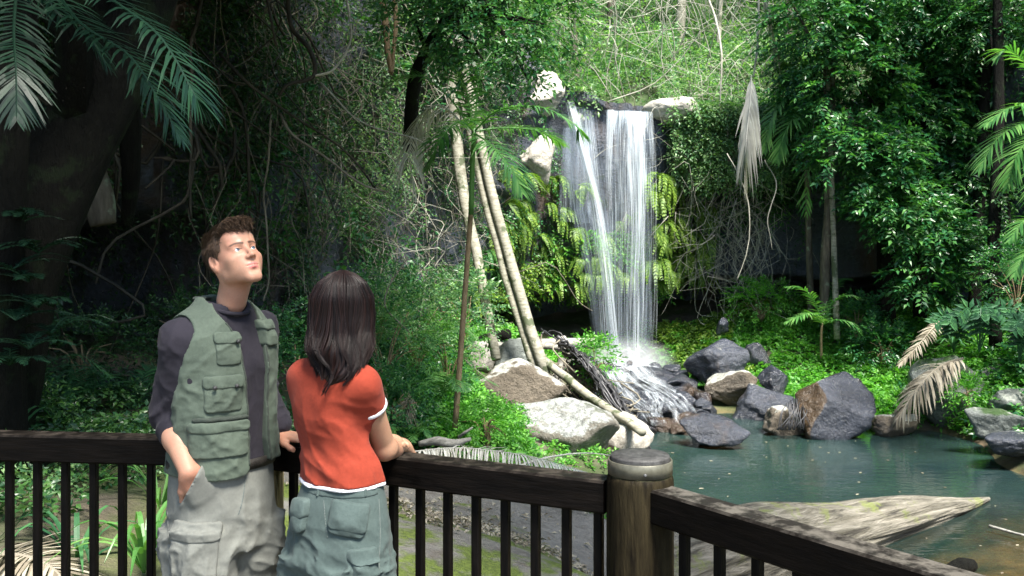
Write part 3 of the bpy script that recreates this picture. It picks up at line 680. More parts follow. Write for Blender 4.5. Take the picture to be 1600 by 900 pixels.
# spray hanging at the foot
m = bpy.data.materials.new('spray'); m.use_nodes = True; nt = m.node_tree; nt.nodes.remove(nt.nodes['Principled BSDF'])
vp = nt.nodes.new('ShaderNodeVolumePrincipled'); vp.inputs['Color'].default_value = (.9, .95, 1, 1)
tc = nt.nodes.new('ShaderNodeTexCoord'); gr = nt.nodes.new('ShaderNodeTexGradient'); gr.gradient_type = 'SPHERICAL'; nt.links.new(tc.outputs['Object'], gr.inputs[0])
nt.links.new(mth(nt, 'MULTIPLY', mth(nt, 'POWER', gr.outputs[0], 1.5), 3.2), vp.inputs['Density'])
nt.links.new(vp.outputs[0], nt.nodes['Material Output'].inputs['Volume'])
mb = MB(); mb.add(ICO4_V, ICO4_F); o = mb.build('spray_mist', m); o.location = P(985, 575, 24.9); o.scale = (1.35, 1.0, .9); tag(o, kind='stuff')

# ============================================================ LOGS, POLES, DRIFTWOOD
def limb(name, pts, rad, m, label, cat, n=14, sides=10, wob=.02, group=None, seed=0, parent=None):
    p = spline([P(*q) for q in pts], n); r = np.interp(np.linspace(0, 1, n), np.linspace(0, 1, len(rad)), rad)
    p = p+fbm(p, 1.3, 3, seed+50)[:, None]*np.array([1, .4, .3])*wob*2
    r = r*(1+.10*noise(p, 5, seed))
    mb = MB(); tube_add(mb, p, r, sides)
    o = mb.build(name, M[m], parent=parent, loc=p[0] if parent is None else None)
    return tag(o, label, cat, group) if label else o
limb('log', [(738, 541, 20.6), (830, 538, 20.4), (929, 536, 20.2)], [.10, .12, .11], 'drift', 'long grey driftwood log lying level on the debris left of the waterfall', 'log')
limb('log', [(735, 537, 21), (765, 528, 20.7), (794, 522, 20.4)], [.08, .13, .12], 'bark_dark', 'short dark log resting at the left end of the long grey log', 'log')
limb('log', [(770, 549, 20.1), (840, 540, 20), (900, 548, 19.8)], [.06, .07, .06], 'drift', 'thin grey log beneath the long driftwood log', 'log')
limb('log', [(852, 562, 17.8), (900, 604, 16.9), (952, 640, 16.0), (1004, 676, 15.1)], [.075, .08, .08, .07], 'bark_pale', 'straight pale log slanting down from the double poles towards the pool', 'log')
limb('stump', [(878, 528, 20.0), (884, 545, 19.8), (900, 580, 19.4), (908, 610, 19.2)], [.07, .12, .17, .15], 'drift', 'grey twisted stump standing out of the dark root tangle', 'stump', seed=4, wob=.06)
limb('log', [(862, 612, 18.8), (873, 585, 18.9), (880, 560, 19)], [.09, .10, .09], 'drift', 'short upright pale log among the dark roots', 'log')
limb('leaning_trunk', [(690, -60, 19.5), (703, 110, 19.0), (722, 290, 18.6), (748, 420, 18.2), (776, 562, 17.6)], [.12, .12, .11, .10, .09], 'bark_pale', 'single pale trunk leaning left of the double poles, dark towards its foot', 'leaning trunk')
limb('leaning_trunk', [(715, 60, 19.0), (738, 160, 18.8), (770, 310, 18.4), (812, 460, 18.0), (856, 592, 17.6)], [.09, .10, .10, .10, .10], 'bark_pale', 'right one of the two pale poles that lean side by side over the boulders', 'leaning trunk')
limb('leaning_trunk', [(700, 60, 19.2), (724, 160, 18.95), (757, 310, 18.5), (798, 460, 18.1), (840, 590, 17.7)], [.08, .08, .085, .085, .08], 'bark_pale', 'left one of the two pale poles that lean side by side over the boulders', 'leaning trunk', seed=3)
limb('driftwood', [(654, 694, 11.4), (680, 690, 11.3), (705, 694, 11.2), (735, 686, 11.2)], [.035, .055, .05, .02], 'drift', 'smooth pale curved driftwood lying just beyond the top rail by the woman', 'driftwood', n=18)
limb('driftwood', [(715, 684, 11.6), (726, 676, 11.5), (738, 668, 11.5)], [.02, .02, .01], 'drift', 'small pale branch end beside the curved driftwood', 'driftwood', sides=6)
limb('branch', [(50, 800, 6.2), (90, 830, 6.0), (150, 862, 5.8)], [.03, .032, .02], 'bark_brown', 'reddish fallen branch behind the left balusters', 'branch')
limb('branch', [(1545, 822, 13.0), (1575, 830, 12.8), (1600, 836, 12.6)], [.02, .02, .015], 'drift', 'pale stick lying in the shallow water at the right edge', 'stick', sides=6)
# big fallen trunk in the pool
secs = [((1546, 780, 14.5), .03, .03), ((1500, 789, 14.15), .30, .10), ((1440, 800, 13.6), .5, .19), ((1330, 826, 12.6), .72, .33), ((1200, 850, 11.5), .85, .44), ((1060, 885, 10.3), .9, .5), ((930, 925, 9.4), .9, .5)]
n = 90; S = np.linspace(0, 1, n); ks = np.linspace(0, 1, len(secs))
cp = spline([P(*s[0]) for s in secs], n); rw = np.interp(S, ks, [s[1] for s in secs]); rh = np.interp(S, ks, [s[2] for s in secs])
tg = nrm(np.gradient(cp, axis=0)); sd_ = nrm(np.cross(tg, [0, 0, 1])); up_ = np.cross(sd_, tg)
an = np.arange(72)*2*np.pi/72
gro = noise(np.stack(np.broadcast_arrays(np.cos(an)[None]*6, np.sin(an)[None]*6, S[:, None]*3), -1), 1.6, 8)*.16+noise(np.stack(np.broadcast_arrays(np.cos(an)[None]*3, np.sin(an)[None]*3, S[:, None]*9), -1), 1., 18)*.12
v = cp[:, None]+((rw[:, None]*.62*(1+gro))[..., None]*np.cos(an)[None, :, None])*sd_[:, None]+((rh[:, None]*(1+gro))[..., None]*np.sin(an)[None, :, None])*up_[:, None]
mb = MB(); i = np.arange(n-1)[:, None]*72; j = np.arange(72)[None]; k = (j+1) % 72
mb.add(v, np.stack([i+j, i+k, i+k+72, i+j+72], -1).reshape(-1, 4))
m, nt, b = mat('fallen_trunk_bark'); 
tc = nt.nodes.new('ShaderNodeTexCoord'); mp = nt.nodes.new('ShaderNodeMapping'); dxy = P(1200, 850, 11.5)-P(1500, 789, 14.15)
mp.inputs['Rotation'].default_value = (0, 0, -math.atan2(dxy[1], dxy[0])); mp.vector_type = 'POINT'; nt.links.new(tc.outputs['Object'], mp.inputs[0])
mp2 = nt.nodes.new('ShaderNodeMapping'); mp2.inputs['Scale'].default_value = (.3, 7, 7); nt.links.new(mp.outputs[0], mp2.inputs[0]); sv = mp2.outputs[0]
st = nz(nt, sv, 2.0, 5, .6, .3)
c = ramp(nt, st, [(.34, (.05, .045, .036)), (.46, (.14, .13, .10)), (.56, (.20, .185, .15)), (.68, (.30, .28, .235))])
c = mix(nt, ramp(nt, nz(nt, wpos(nt), 1.5, 7, .7), [(.56, 0.), (.64, .85)]), c, (.16, .19, .05))
c = mix(nt, ramp(nt, nz(nt, wpos(nt), 9, 5, .7), [(.6, 0.), (.7, .7)]), c, (.10, .08, .06))
nt.links.new(c, b.inputs['Base Color']); b.inputs['Roughness'].default_value = .85; bump(nt, b, mth(nt, 'ADD', st, mth(nt, 'MULTIPLY', nz(nt, sv, 9, 5, .7), .4)), 1.0, .1)
tag(mb.build('fallen_trunk', m, loc=cp[-1]), 'huge pale weathered tree trunk lying half sunk in the pool, tapering to a tip', 'fallen trunk')
limb('stump', [(1478, 893, 10.6), (1500, 885, 10.7), (1518, 884, 10.8)], [.06, .09, .07], 'bark_dark', 'dark broken stub in the shallow water at the bottom edge', 'stump')
# dark tangle of roots below the waterfall
boulder(880, 560, 1010, 700, 19.4, 'rock_wet', 'dark mound of earth and rock under the root tangle', 61, planes=[(.6, 0, .75, .5)], depth=3.0, name='boulder')
mb = MB(); rg = np.random.default_rng(12)
for q in range(230):
    t0 = rg.uniform(0, .75); s = rg.uniform(.15, .5); off = rg.normal(0, 1)
    def pt(t, o_):
        x = np.interp(t, [0, .3, .6, 1], [880, 925, 965, 1012]); y = np.interp(t, [0, .3, .6, 1], [545, 560, 612, 690]); D = np.interp(t, [0, 1], [19.6, 17.9])
        return (x+o_*14-abs(o_)*6, y+o_*18+8, D-rg.uniform(0, .5))
    pts = [pt(t0, off), pt(t0+s*.5, off+rg.normal(0, .35)), pt(min(t0+s, 1.02), off+rg.normal(0, .6))]
    p = spline([P(*a) for a in pts], 9); p += rg.normal(size=p.shape)*.025
    tube_add(mb, p, np.linspace(1, .5, 9)*rg.uniform(.012, .045), 5)
tag(mb.build('root_debris', M['root']), kind='stuff')
mb = MB()
for q in range(60):
    a0 = rg.uniform(-.2, 1); x = 862+a0*110; y = 560+a0*55+rg.normal(0, 18)
    p = spline([P(x, y, 19.0), P(x+rg.normal(0, 20), y+rg.uniform(5, 30), 18.8), P(x+rg.normal(10, 30), y+rg.uniform(20, 60), 18.6)], 7)
    tube_add(mb, p, rg.uniform(.008, .02), 4)
tag(mb.build('twig_debris', M['vine']), kind='stuff')
# waterlogged roots by the pool edge
mb = MB()
for q in range(22):
    x = rg.uniform(1228, 1256); p = spline([P(x, 622+rg.uniform(0, 15), 19.2), P(x+rg.normal(0, 5), 645, 19.0), P(x+rg.normal(0, 9), 672, 18.9)], 6); tube_add(mb, p, rg.uniform(.006, .013), 4)
tag(mb.build('exposed_roots', M['root'], loc=P(1245, 676, 19)), 'small bunch of exposed roots hanging to the water left of the largest boulder', 'roots')
# ============================================================ PLANTS
def frond(mb, curve, nl, ll, lw, mi=0, rach=.012, droop=.35, side_up=.25, twist=0, taper=True, ang=.55, jit=.12, miss=0.0, rmi=None, seed=0):
    """palm leaf: curve (K,3) rachis; leaflets both sides"""
    rg = np.random.default_rng(seed+int(abs(curve[0][0])*1000) % 9973)
    c = spline(curve, nl); t = nrm(np.gradient(c, axis=0)); up = np.array([0, 0, 1.0])
    s = nrm(np.cross(t, up)+1e-6); n_ = nrm(np.cross(s, t))
    if twist: s, n_ = s*math.cos(twist)+n_*math.sin(twist), n_*math.cos(twist)-s*math.sin(twist)
    tube_add(mb, c, np.linspace(rach, rach*.25, nl), 5, mi if rmi is None else rmi)
    u = np.linspace(0, 1, nl)
    env = np.sin(np.clip(u*.9+.10, 0, 1)*np.pi)**.55 if taper else np.ones(nl)
    env = np.maximum(env, .25)
    for sg in (-1, 1):
        keep = (rg.random(nl) > miss) & (u > .06)
        b = c[keep]; L = (ll*env*(1+rg.normal(0, .08, nl)))[keep][:, None]
        d = nrm(s[keep]*sg+t[keep]*(ang+.9*u[keep, None]**2)+n_[keep]*side_up+rg.normal(size=(len(b), 3))*jit)
        wd = lw
        k = [0, .3, .65, 1.0]; wid = [.5, 1, .8, .02]
        bw = nrm(np.cross(d, n_[keep])); vs_ = []
        dr = droop*(1+rg.normal(0, .25, len(b)))[:, None]
        for kk, ww in zip(k, wid):
            q = b+d*L*kk+np.array([0, 0, -1.0])*dr*L*kk**2
            vs_ += [q-bw*wd*ww/2, q+bw*wd*ww/2]
        V_ = np.stack(vs_, 1).reshape(-1, 3); o = np.arange(len(b))[:, None]*8
        mb.add(V_, np.concatenate([o+[[0, 1, 3, 2]], o+[[2, 3, 5, 4]], o+[[4, 5, 7, 6]]]), mi)
def palm(base_pts, rads, crown, fronds, label, ll, lw, m='leaf_palm', bark='bark_brown', nl=46, group=None, rach=.014, droop=.35, cat='palm', upper=None):
    """base_pts px polyline of the trunk; fronds: list of px polylines"""
    p0 = P(*base_pts[0]); root = empty('palm_tree', p0, label, cat, group)
    p = spline([P(*q) for q in base_pts], 16); mb = MB(); r = np.interp(np.linspace(0, 1, 16), np.linspace(0, 1, len(rads)), rads)
    tube_add(mb, p-p0, r, 10); mb.build('trunk', M[bark], parent=root)
    if upper is not None:
        q = spline([P(*a) for a in upper[0]], 8)-p0; mb = MB(); tube_add(mb, q, np.linspace(upper[1], upper[2], 8), 10); mb.build('crownshaft', M['leaf_palm_lite'], parent=root)
    for i, fr in enumerate(fronds):
        mm = m; opts = {}
        if isinstance(fr, dict): opts = {k: v for k, v in fr.items() if k not in ('pts', 'm')}; mm = fr.get('m', m); fr = fr['pts']
        mb = MB(); kw = dict(rach=rach, droop=droop, seed=i); kw.update(opts)
        L_ = kw.pop('ll', ll); W_ = kw.pop('lw', lw); n_ = kw.pop('nl', nl)
        frond(mb, np.array([P(*q) for q in fr])-p0, n_, L_, W_, **kw)
        o = mb.build('frond', M[mm], parent=root, smooth=False)
        if mm == 'leaf_bleached': o['label'] = 'bleached dead frond hanging down'
    return root
# --- big palm hanging in at the top left
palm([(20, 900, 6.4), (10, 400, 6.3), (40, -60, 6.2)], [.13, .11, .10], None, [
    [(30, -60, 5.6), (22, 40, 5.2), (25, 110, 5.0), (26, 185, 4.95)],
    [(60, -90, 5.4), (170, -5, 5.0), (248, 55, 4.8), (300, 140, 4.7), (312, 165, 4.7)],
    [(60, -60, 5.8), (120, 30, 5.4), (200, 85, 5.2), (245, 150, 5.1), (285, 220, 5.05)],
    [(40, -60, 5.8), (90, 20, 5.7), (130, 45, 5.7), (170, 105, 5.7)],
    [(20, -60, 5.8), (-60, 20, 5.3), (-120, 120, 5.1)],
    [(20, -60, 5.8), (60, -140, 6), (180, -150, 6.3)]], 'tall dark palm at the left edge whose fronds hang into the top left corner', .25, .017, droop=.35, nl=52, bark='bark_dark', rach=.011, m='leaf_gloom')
# --- slender palm in the middle
palm([(711, 668, 12.4), (722, 520, 12.3), (733, 370, 12.2), (736, 330, 12.1)], [.042, .038, .034, .034], None, [
    [(741, 205, 12), (780, 172, 11.7), (845, 168, 11.4), (895, 192, 11.2), (905, 205, 11.2)],
    [(741, 205, 12), (790, 200, 12.2), (840, 205, 12.4), (880, 226, 12.6)],
    [(739, 205, 12), (700, 150, 12), (660, 120, 12), (625, 122, 12), (600, 140, 12)],
    [(739, 205, 12), (725, 130, 11.8), (690, 80, 11.5), (655, 75, 11.3)],
    [(741, 205, 12), (750, 120, 12), (775, 75, 12.2), (812, 62, 12.4)],
    [(740, 205, 12), (718, 190, 11.6), (690, 215, 11.3), (668, 262, 11.2)],
    [(741, 208, 12), (765, 225, 11.6), (800, 265, 11.3), (815, 300, 11.2)],
    dict(pts=[(738, 210, 12), (690, 165, 12.1), (655, 185, 12.2), (640, 240, 12.3), (650, 305, 12.3)], m='leaf_bleached', droop=.9, side_up=-.1, ll=.42)],
    'slender palm with a thin brown trunk rising between the woman and the leaning poles', .40, .024, m='leaf_palm_lite', nl=50, upper=([(736, 335, 12.1), (738, 260, 12.05), (741, 200, 12)], .036, .028))
# --- young palm on the green slope
palm([(1283, 560, 23.3), (1283, 525, 23.2), (1285, 505, 23.2)], [.035, .03, .03], None, [
    [(1285, 508, 23.2), (1272, 470, 23), (1252, 450, 22.9), (1228, 448, 22.9)],
    [(1285, 508, 23.2), (1300, 475, 23), (1320, 462, 22.8), (1342, 464, 22.7)],
    [(1285, 508, 23.2), (1270, 490, 22.8), (1250, 494, 22.6), (1228, 504, 22.5)],
    [(1285, 508, 23.2), (1305, 500, 22.8), (1330, 505, 22.6), (1345, 520, 22.5)],
    [(1285, 508, 23.2), (1292, 470, 23.5), (1310, 440, 23.7), (1330, 436, 23.8)]],
    'small bright young palm standing on the green slope beyond the pool', .36, .035, m='leaf_palm_lite', nl=30)
# --- palm at the right edge
palm([(1690, 620, 17.5), (1680, 400, 17.3), (1660, 200, 17)], [.12, .10, .09], None, [
    [(1660, 195, 17), (1620, 165, 16.8), (1575, 170, 16.6), (1540, 195, 16.5)],
    [(1660, 195, 17), (1610, 190, 16.8), (1560, 215, 16.6), (1530, 265, 16.5)],
    [(1660, 195, 17), (1625, 205, 16.6), (1590, 240, 16.4), (1575, 290, 16.3)],
    [(1660, 195, 17), (1620, 120, 17), (1580, 80, 17), (1555, 90, 17)],
    [(1660, 195, 17), (1640, 260, 16.5), (1625, 320, 16.3)]],
    'palm leaning in at the right edge with arching green fronds above the bank', .55, .045, m='leaf_palm_lite', nl=34, bark='bark_dark')
palm([(1660, 640, 16.5), (1655, 520, 16.5), (1650, 400, 16.5)], [.06, .05, .05], None, [
    [(1650, 400, 16.5), (1625, 350, 16.3), (1600, 345, 16.2), (1578, 375, 16.1)],
    [(1650, 400, 16.5), (1625, 385, 16.3), (1600, 400, 16.2), (1585, 430, 16.1)]],
    'low palm just outside the right edge with two fronds reaching in', .4, .04, m='leaf_palm_lite', nl=28, bark='bark_dark')
# --- palm in front of the cliff right of the fall
palm([(1268, 500, 24.4), (1264, 380, 24.3), (1260, 190, 24.2)], [.09, .08, .07], None, [
    [(1260, 160, 24.2), (1230, 150, 23.8), (1205, 185, 23.6), (1195, 235, 23.5)],
    [(1260, 160, 24.2), (1245, 175, 23.5), (1225, 210, 23.3), (1215, 250, 23.2)],
    [(1260, 160, 24.2), (1270, 180, 23.6), (1262, 250, 23.4), (1260, 340, 23.4)],
    [(1260, 160, 24.2), (1290, 150, 24), (1310, 190, 23.8), (1315, 240, 23.8)],
    [(1260, 160, 24.2), (1240, 110, 24.2), (1215, 100, 24.2), (1190, 120, 24.2)]],
    'palm beside the dense tree with broad drooping fronds against the dark cliff', .62, .06, m='leaf_palm_lite', nl=30, bark='bark')
# hanging bleached frond high on the right of the falls
def lone_frond(pts, label, m='leaf_dead', **kw):
    p = np.array([P(*q) for q in pts]); p0 = p[0]; root = empty('dead_frond', p0, label, 'palm frond')
    mb = MB(); kw = dict(dict(nl=44, ll=.45, lw=.03, rach=.016), **kw)
    frond(mb, p-p0, kw.pop('nl'), kw.pop('ll'), kw.pop('lw'), **kw)
    n = mb.n
    mb.build('leaflets', M[m], parent=root, smooth=False)
    return root
lone_frond([(1174, 118, 23.6), (1172, 160, 23.5), (1166, 220, 23.4), (1163, 285, 23.4)], 'bleached white dead frond hanging straight down right of the waterfall', 'leaf_bleached', ll=.7, lw=.07, droop=1.0, side_up=-.2, ang=2.2, nl=50)
lone_frond([(1190, -30, 24.0), (1202, 30, 23.9), (1212, 80, 23.9)], 'grey dead frond hanging at the top edge right of centre', 'leaf_bleached', ll=.6, lw=.06, droop=1.0, ang=2.2)
lone_frond([(1505, 560, 19.3), (1470, 572, 19.2), (1435, 605, 19.0), (1402, 655, 18.9)], 'large dry tan palm frond leaning against the grey green boulder', 'leaf_dead', ll=.55, lw=.05, droop=.75, nl=60, ang=.3, rach=.03)
lone_frond([(1470, 500, 21.6), (1455, 515, 21.3), (1430, 545, 21.0), (1405, 570, 20.8)], 'dry brown palm frond fallen on the right bank above the pool', 'leaf_dead', ll=.32, lw=.03, droop=.4, nl=40)
lone_frond([(640, 706, 11.0), (720, 700, 10.9), (820, 712, 10.6), (915, 738, 10.3)], 'bleached palm frond lying along behind the top rail', 'leaf_bleached', ll=.33, lw=.022, droop=.45, nl=80, side_up=.0, ang=.25, rach=.010)
lone_frond([(790, 735, 10.9), (850, 716, 11.3), (910, 708, 11.7), (960, 712, 12)], 'second bleached frond with thin ribs in front of the white boulder', 'leaf_bleached', ll=.25, lw=.012, droop=.3, nl=40, ang=2.0)
for i, (pts, lb) in enumerate([([(-40, 868, 5.2), (20, 866, 5.1), (70, 880, 5.0), (110, 915, 4.9)], 'dry tan frond lying in the bottom left corner'),
                               ([(-30, 905, 5.0), (30, 880, 5.2), (80, 862, 5.4), (120, 862, 5.5)], 'lower dry frond crossing the one in the bottom left corner')]):
    lone_frond(pts, lb, 'leaf_dead', ll=.35, lw=.02, droop=.35, nl=36)
lone_frond([(175, 695, 7.2), (215, 712, 7.1), (262, 740, 7.0)], 'dry frond behind the rail left of the man', 'leaf_dead', ll=.3, lw=.018, droop=.3, nl=40)
lone_frond([(640, 612, 12.4), (632, 640, 12.3), (622, 690, 12.2)], 'small dead frond drooping in the shrubs beside the woman', 'leaf_dead', ll=.28, lw=.018, droop=.8, nl=30)
# green fern like fronds in the shrubbery beside the woman
def fern(px, py, D, r, n, label, m='leaf_fern', lw=.02, ll=.10, seed=0, group=None, up=.7, nl=22, cat='fern', name='fern', down=False, stiff=.7):
    rg = np.random.default_rng(seed+1); p0 = P(px, py, D); mb = MB()
    for i in range(n):
        a = rg.uniform(0, 2*np.pi); L = r*rg.uniform(.7, 1.1)
        if down: dx = np.array([math.cos(a)*.6, -abs(math.sin(a))*.6, 0]); c = [[0, 0, 0], dx*L*.5+[0, 0, .05*L], dx*L*.85-[0, 0, .3*L], dx*L-[0, 0, .9*L]]
        else: dx = np.array([math.cos(a), math.sin(a), 0]); e = up*rg.uniform(.6, 1.2); c = [[0, 0, 0], dx*L*.35+[0, 0, e*L*.6], dx*L*.75+[0, 0, e*L*.75], dx*L*1.1+[0, 0, e*L*(stiff-.25)]]
        frond(mb, np.array(c, float), nl, ll, lw, rach=.006, droop=.25, seed=seed*31+i, jit=.1)
    o = mb.build(name, M[m], smooth=False); o.location = tuple(p0)
    return tag(o, label, cat, group)
fern(655, 560, 13.6, .9, 9, 'feathery bright green fern in the shrubs right of the woman', 'leaf_palm_lite', ll=.22, lw=.02, seed=3, nl=28)
fern(690, 620, 12.9, .7, 8, 'fan of green fronds at the foot of the slender palm', 'leaf_palm_lite', ll=.2, lw=.02, seed=4, nl=26)
fern(640, 690, 12.0, .5, 8, 'small fern by the elbow of the woman', 'leaf_palm_lite', ll=.13, lw=.014, seed=5)
fern(205, 640, 8.9, .7, 9, 'dark fern with long fronds on the slope left of the man', 'leaf_palm', ll=.2, lw=.02, seed=6, nl=26)
fern(130, 640, 8.6, .6, 8, 'dark fern at the cave mouth above the left rail', 'leaf_palm', ll=.16, lw=.018, seed=7)
fern(20, 640, 8.0, .7, 9, 'dark fern at the left edge above the rail', 'leaf_palm', ll=.16, lw=.018, seed=8)
for i, (x, y, D) in enumerate([(60, 395, 6.3), (45, 440, 6.2), (20, 420, 6.2), (60, 480, 6.2), (25, 500, 6.1), (45, 545, 6.1), (15, 570, 6.1), (30, 350, 6.3), (80, 520, 6.3)]):
    fern(x, y, D, .34, 7, 'dim green fern growing on the dark leaning trunk at the left', 'leaf_gloom', ll=.07, lw=.014, seed=20+i, group='ferns on the dark trunk', down=False, nl=18, up=.35)
# strappy plant between balusters
def strap(px, py, D, n, L, label, m='leaf_palm_lite', seed=0, w=.03, group=None, cat='plant'):
    rg = np.random.default_rng(seed); p0 = P(px, py, D); mb = MB()
    for i in range(n):
        a = rg.uniform(0, 6.28); dx = np.array([math.cos(a), math.sin(a), 0]); e = rg.uniform(.5, 1.3); l = L*rg.uniform(.6, 1.1)
        c = spline([[0, 0, 0], dx*l*.3+[0, 0, e*l*.6], dx*l*.7+[0, 0, e*l*.75], dx*l*1.1+[0, 0, e*l*.45]], 9)
        s = nrm(np.cross(dx, [0, 0, 1])); ww = np.array([.5, .9, 1, 1, .95, .85, .65, .4, .03])*w/2
        v = np.concatenate([c-s*ww[:, None], c+[0, 0, -.004]+0*s, c+s*ww[:, None]]); k = np.arange(8)
        mb.add(v, np.concatenate([np.stack([k, k+9, k+10, k+1], -1), np.stack([k+9, k+18, k+19, k+10], -1)]))
    o = mb.build('strap_leaf_plant', M[m], smooth=False); o.location = tuple(p0); return tag(o, label, cat, group)
strap(225, 895, 5.0, 26, .42, 'bright strap leaved plant behind the balusters left of the man', seed=1, w=.028)
strap(120, 905, 5.3, 18, .4, 'smaller strap leaved plant left of the bright one', m='leaf_palm', seed=2)
strap(10, 740, 6.5, 24, .5, 'dark strap leaved plant at the left edge below the rail', m='leaf_palm', seed=3)
strap(250, 800, 6.2, 18, .45, 'thin green plant close behind the trousers of the man', seed=4, w=.02)
strap(1490, 545, 19.8, 14, .5, 'dark strap plant on the right bank', m='leaf_palm', seed=6, w=.06)
strap(640, 655, 12.5, 22, .5, 'grassy tuft beside the slender palm trunk', m='leaf_palm', seed=7, w=.025)
# broad leaved climbing plants on the right bank
def pinnate(px, py, D, h, n, label, seed):
    rg = np.random.default_rng(seed); p0 = P(px, py, D); mb = MB()
    for i in range(n):
        a = rg.uniform(-.9, .9); c = spline([[0, 0, 0], [a*.2*h, -.1, .55*h], [a*.5*h, -.25, .9*h], [a*.9*h, -.4, .75*h]], 14)
        tube_add(mb, c, .012, 4)
        t = nrm(np.gradient(c, axis=0)); s = nrm(np.cross(t, [0, -1, .3]))
        for sg in (-1, 1):
            leaves(mb, c[3:], s[3:]*sg+t[3:]*.4-[0, 0, .3], np.tile([0, -1, .5], (11, 1)), .20+.04*rg.random(11), .42)
    o = mb.build('broad_leaved_plant', M['leaf_palm'], smooth=False); o.location = tuple(p0); return tag(o, label, 'plant')
pinnate(1530, 550, 19.2, 1.0, 8, 'tall dark glossy plant with paired broad leaves on the right bank', 1)
pinnate(1592, 565, 18.6, .9, 7, 'glossy paired leaf plant at the right edge of the bank', 2)
pinnate(1490, 550, 20.0, .85, 6, 'leafy glossy plant left of the tallest one on the right bank', 3)

# ---------------------------------------------------------- creepers on the cliff
def dens_pick(pts, scale, seed, thr):
    n = fbm(pts, scale, 4, seed); return n > thr
def wall_sprays(a0, a1, z0, z1, N, out=.12, thr=-.2, seed=1, scale=.55):
    i0, i1 = col_at(a0), col_at(a1); rg = np.random.default_rng(seed)
    i = rg.integers(i0, i1, N); z = z0+(z1-z0)*rg.random(N); z = np.minimum(z, lip[i]-.02)
    p = cliff_pts(i, z); nn = np.stack([-no[i, 0], -no[i, 1], 0*z], -1)
    k = dens_pick(p, scale, seed+7, thr)
    bare = ((az[i] > 585) & (az[i] < 735) & (z > 1.3) & (z < 4.9)) | ((az[i] > 400) & (az[i] < 470) & (z > 2.8)) | ((az[i] > 1120) & (az[i] < 1260) & (z < 2.4))
    k &= ~(bare & (rg.random(N) < .72)); p, nn = p[k], nn[k]
    bl = np.clip(fbm(p, .9, 3, seed+2)+.3, 0, 1)[:, None]
    p = p+nn*(out*rg.random((len(p), 1))*1.5+bl*.55*rg.random((len(p), 1)))
    return p, nn
def creeper(name, a0, a1, z0, z1, N, leaf, m, nl=7, size=.28, thr=-.2, seed=1, scale=.55, out=.12, w=.5, droop=.5):
    p, nn = wall_sprays(a0, a1, z0, z1, N, out, thr, seed, scale)
    mb = MB(); ax = nn+np.random.default_rng(seed).normal(size=p.shape)*.8+[0, 0, -.5]
    sprays(mb, p, ax, nl, size, leaf, w=w, droop=droop, tw=.004)
    return tag(mb.build(name, [M[m], M['vine']], smooth=False), kind='stuff')
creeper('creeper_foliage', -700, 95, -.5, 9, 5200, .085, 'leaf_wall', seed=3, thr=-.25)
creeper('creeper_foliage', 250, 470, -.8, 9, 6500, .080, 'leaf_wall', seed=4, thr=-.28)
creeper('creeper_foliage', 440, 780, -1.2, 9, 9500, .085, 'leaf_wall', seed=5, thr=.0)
creeper('creeper_foliage', 300, 640, -.5, 7, 900, .15, 'leaf_tree', seed=15, thr=.05, size=.35, out=.4)
creeper('creeper_foliage', 60, 350, 2.2, 6, 1500, .08, 'leaf_wall', seed=6, thr=.1)
creeper('creeper_foliage', 400, 700, 2.2, 9, 4200, .07, 'leaf_bright', seed=14, thr=-.05, out=.9, size=.22)
creeper('creeper_foliage', 520, 860, -1.4, 5.5, 2600, .10, 'leaf_tree', seed=8, thr=.08)
creeper('creeper_foliage', 1100, 1560, 1.6, 6, 5000, .12, 'leaf_tree', seed=9, thr=-.05, size=.4)
creeper('creeper_foliage', 1060, 1240, 3.3, 6, 5200, .11, 'leaf_bright', seed=10, thr=-.45, size=.4, out=.9)
creeper('creeper_foliage', 1500, 2600, -1, 8, 3500, .14, 'leaf_tree', seed=12, thr=-.25, size=.4)
# bright hanging ferns and strap leaves around the fall
def fern_wall(a0, a1, z0, z1, N, seed, label, group, m='leaf_fern', r=.5, out=.12):
    i0, i1 = col_at(a0), col_at(a1); rg = np.random.default_rng(seed)
    protos = []
    for k in range(4):
        mb = MB()
        for j in range(9):
            a = rg.uniform(-1.3, 1.3); dx = np.array([math.sin(a), -math.cos(a), 0]); L = rg.uniform(.7, 1.1)
            frond(mb, np.array([[0, .08, 0], dx*L*.35+[0, 0, .10*L], dx*L*.55-[0, 0, .2*L], dx*L*.6-[0, 0, .75*L]]), 15, .15, .055, rach=.008, droop=.3, seed=k*9+j, ang=.5)
        o = mb.build('hanging_fern', M[m], smooth=False); protos.append(o)
    used = [False]*4
    for q in range(N):
        i = np.array([rg.integers(i0, i1)]); z = np.array([rg.uniform(z0, z1)]); p = cliff_pts(i, z)[0]
        nn = -no[i[0]]; k = rg.integers(4)
        if used[k]: o = protos[k].copy(); COL.objects.link(o)
        else: o = protos[k]; used[k] = True
        o.location = (p[0]+nn[0]*out, p[1]+nn[1]*out, p[2]); o.rotation_euler = (rg.uniform(-.55, .35), rg.uniform(-.35, .35), math.atan2(nn[1], nn[0])+math.pi/2+rg.uniform(-.6, .6))
        s = r*rg.uniform(.7, 1.35); o.scale = (s, s, s); tag(o, label, 'fern', group)
    for k in range(4):
        if not used[k]: bpy.data.objects.remove(protos[k])
fern_wall(1022, 1120, .3, 3.9, 60, 1, 'lime green fern hanging on the rock right beside the waterfall', 'ferns right of the waterfall', r=.62, out=.55)
fern_wall(770, 872, 1.4, 3.4, 30, 2, 'lime green fern hanging on the rock left of the waterfall, behind the poles', 'ferns left of the waterfall', r=.62)
fern_wall(842, 945, .15, 1.75, 34, 3, 'lime green fern hanging under the wet rock between the poles and the waterfall', 'ferns under the wet rock', r=.55)
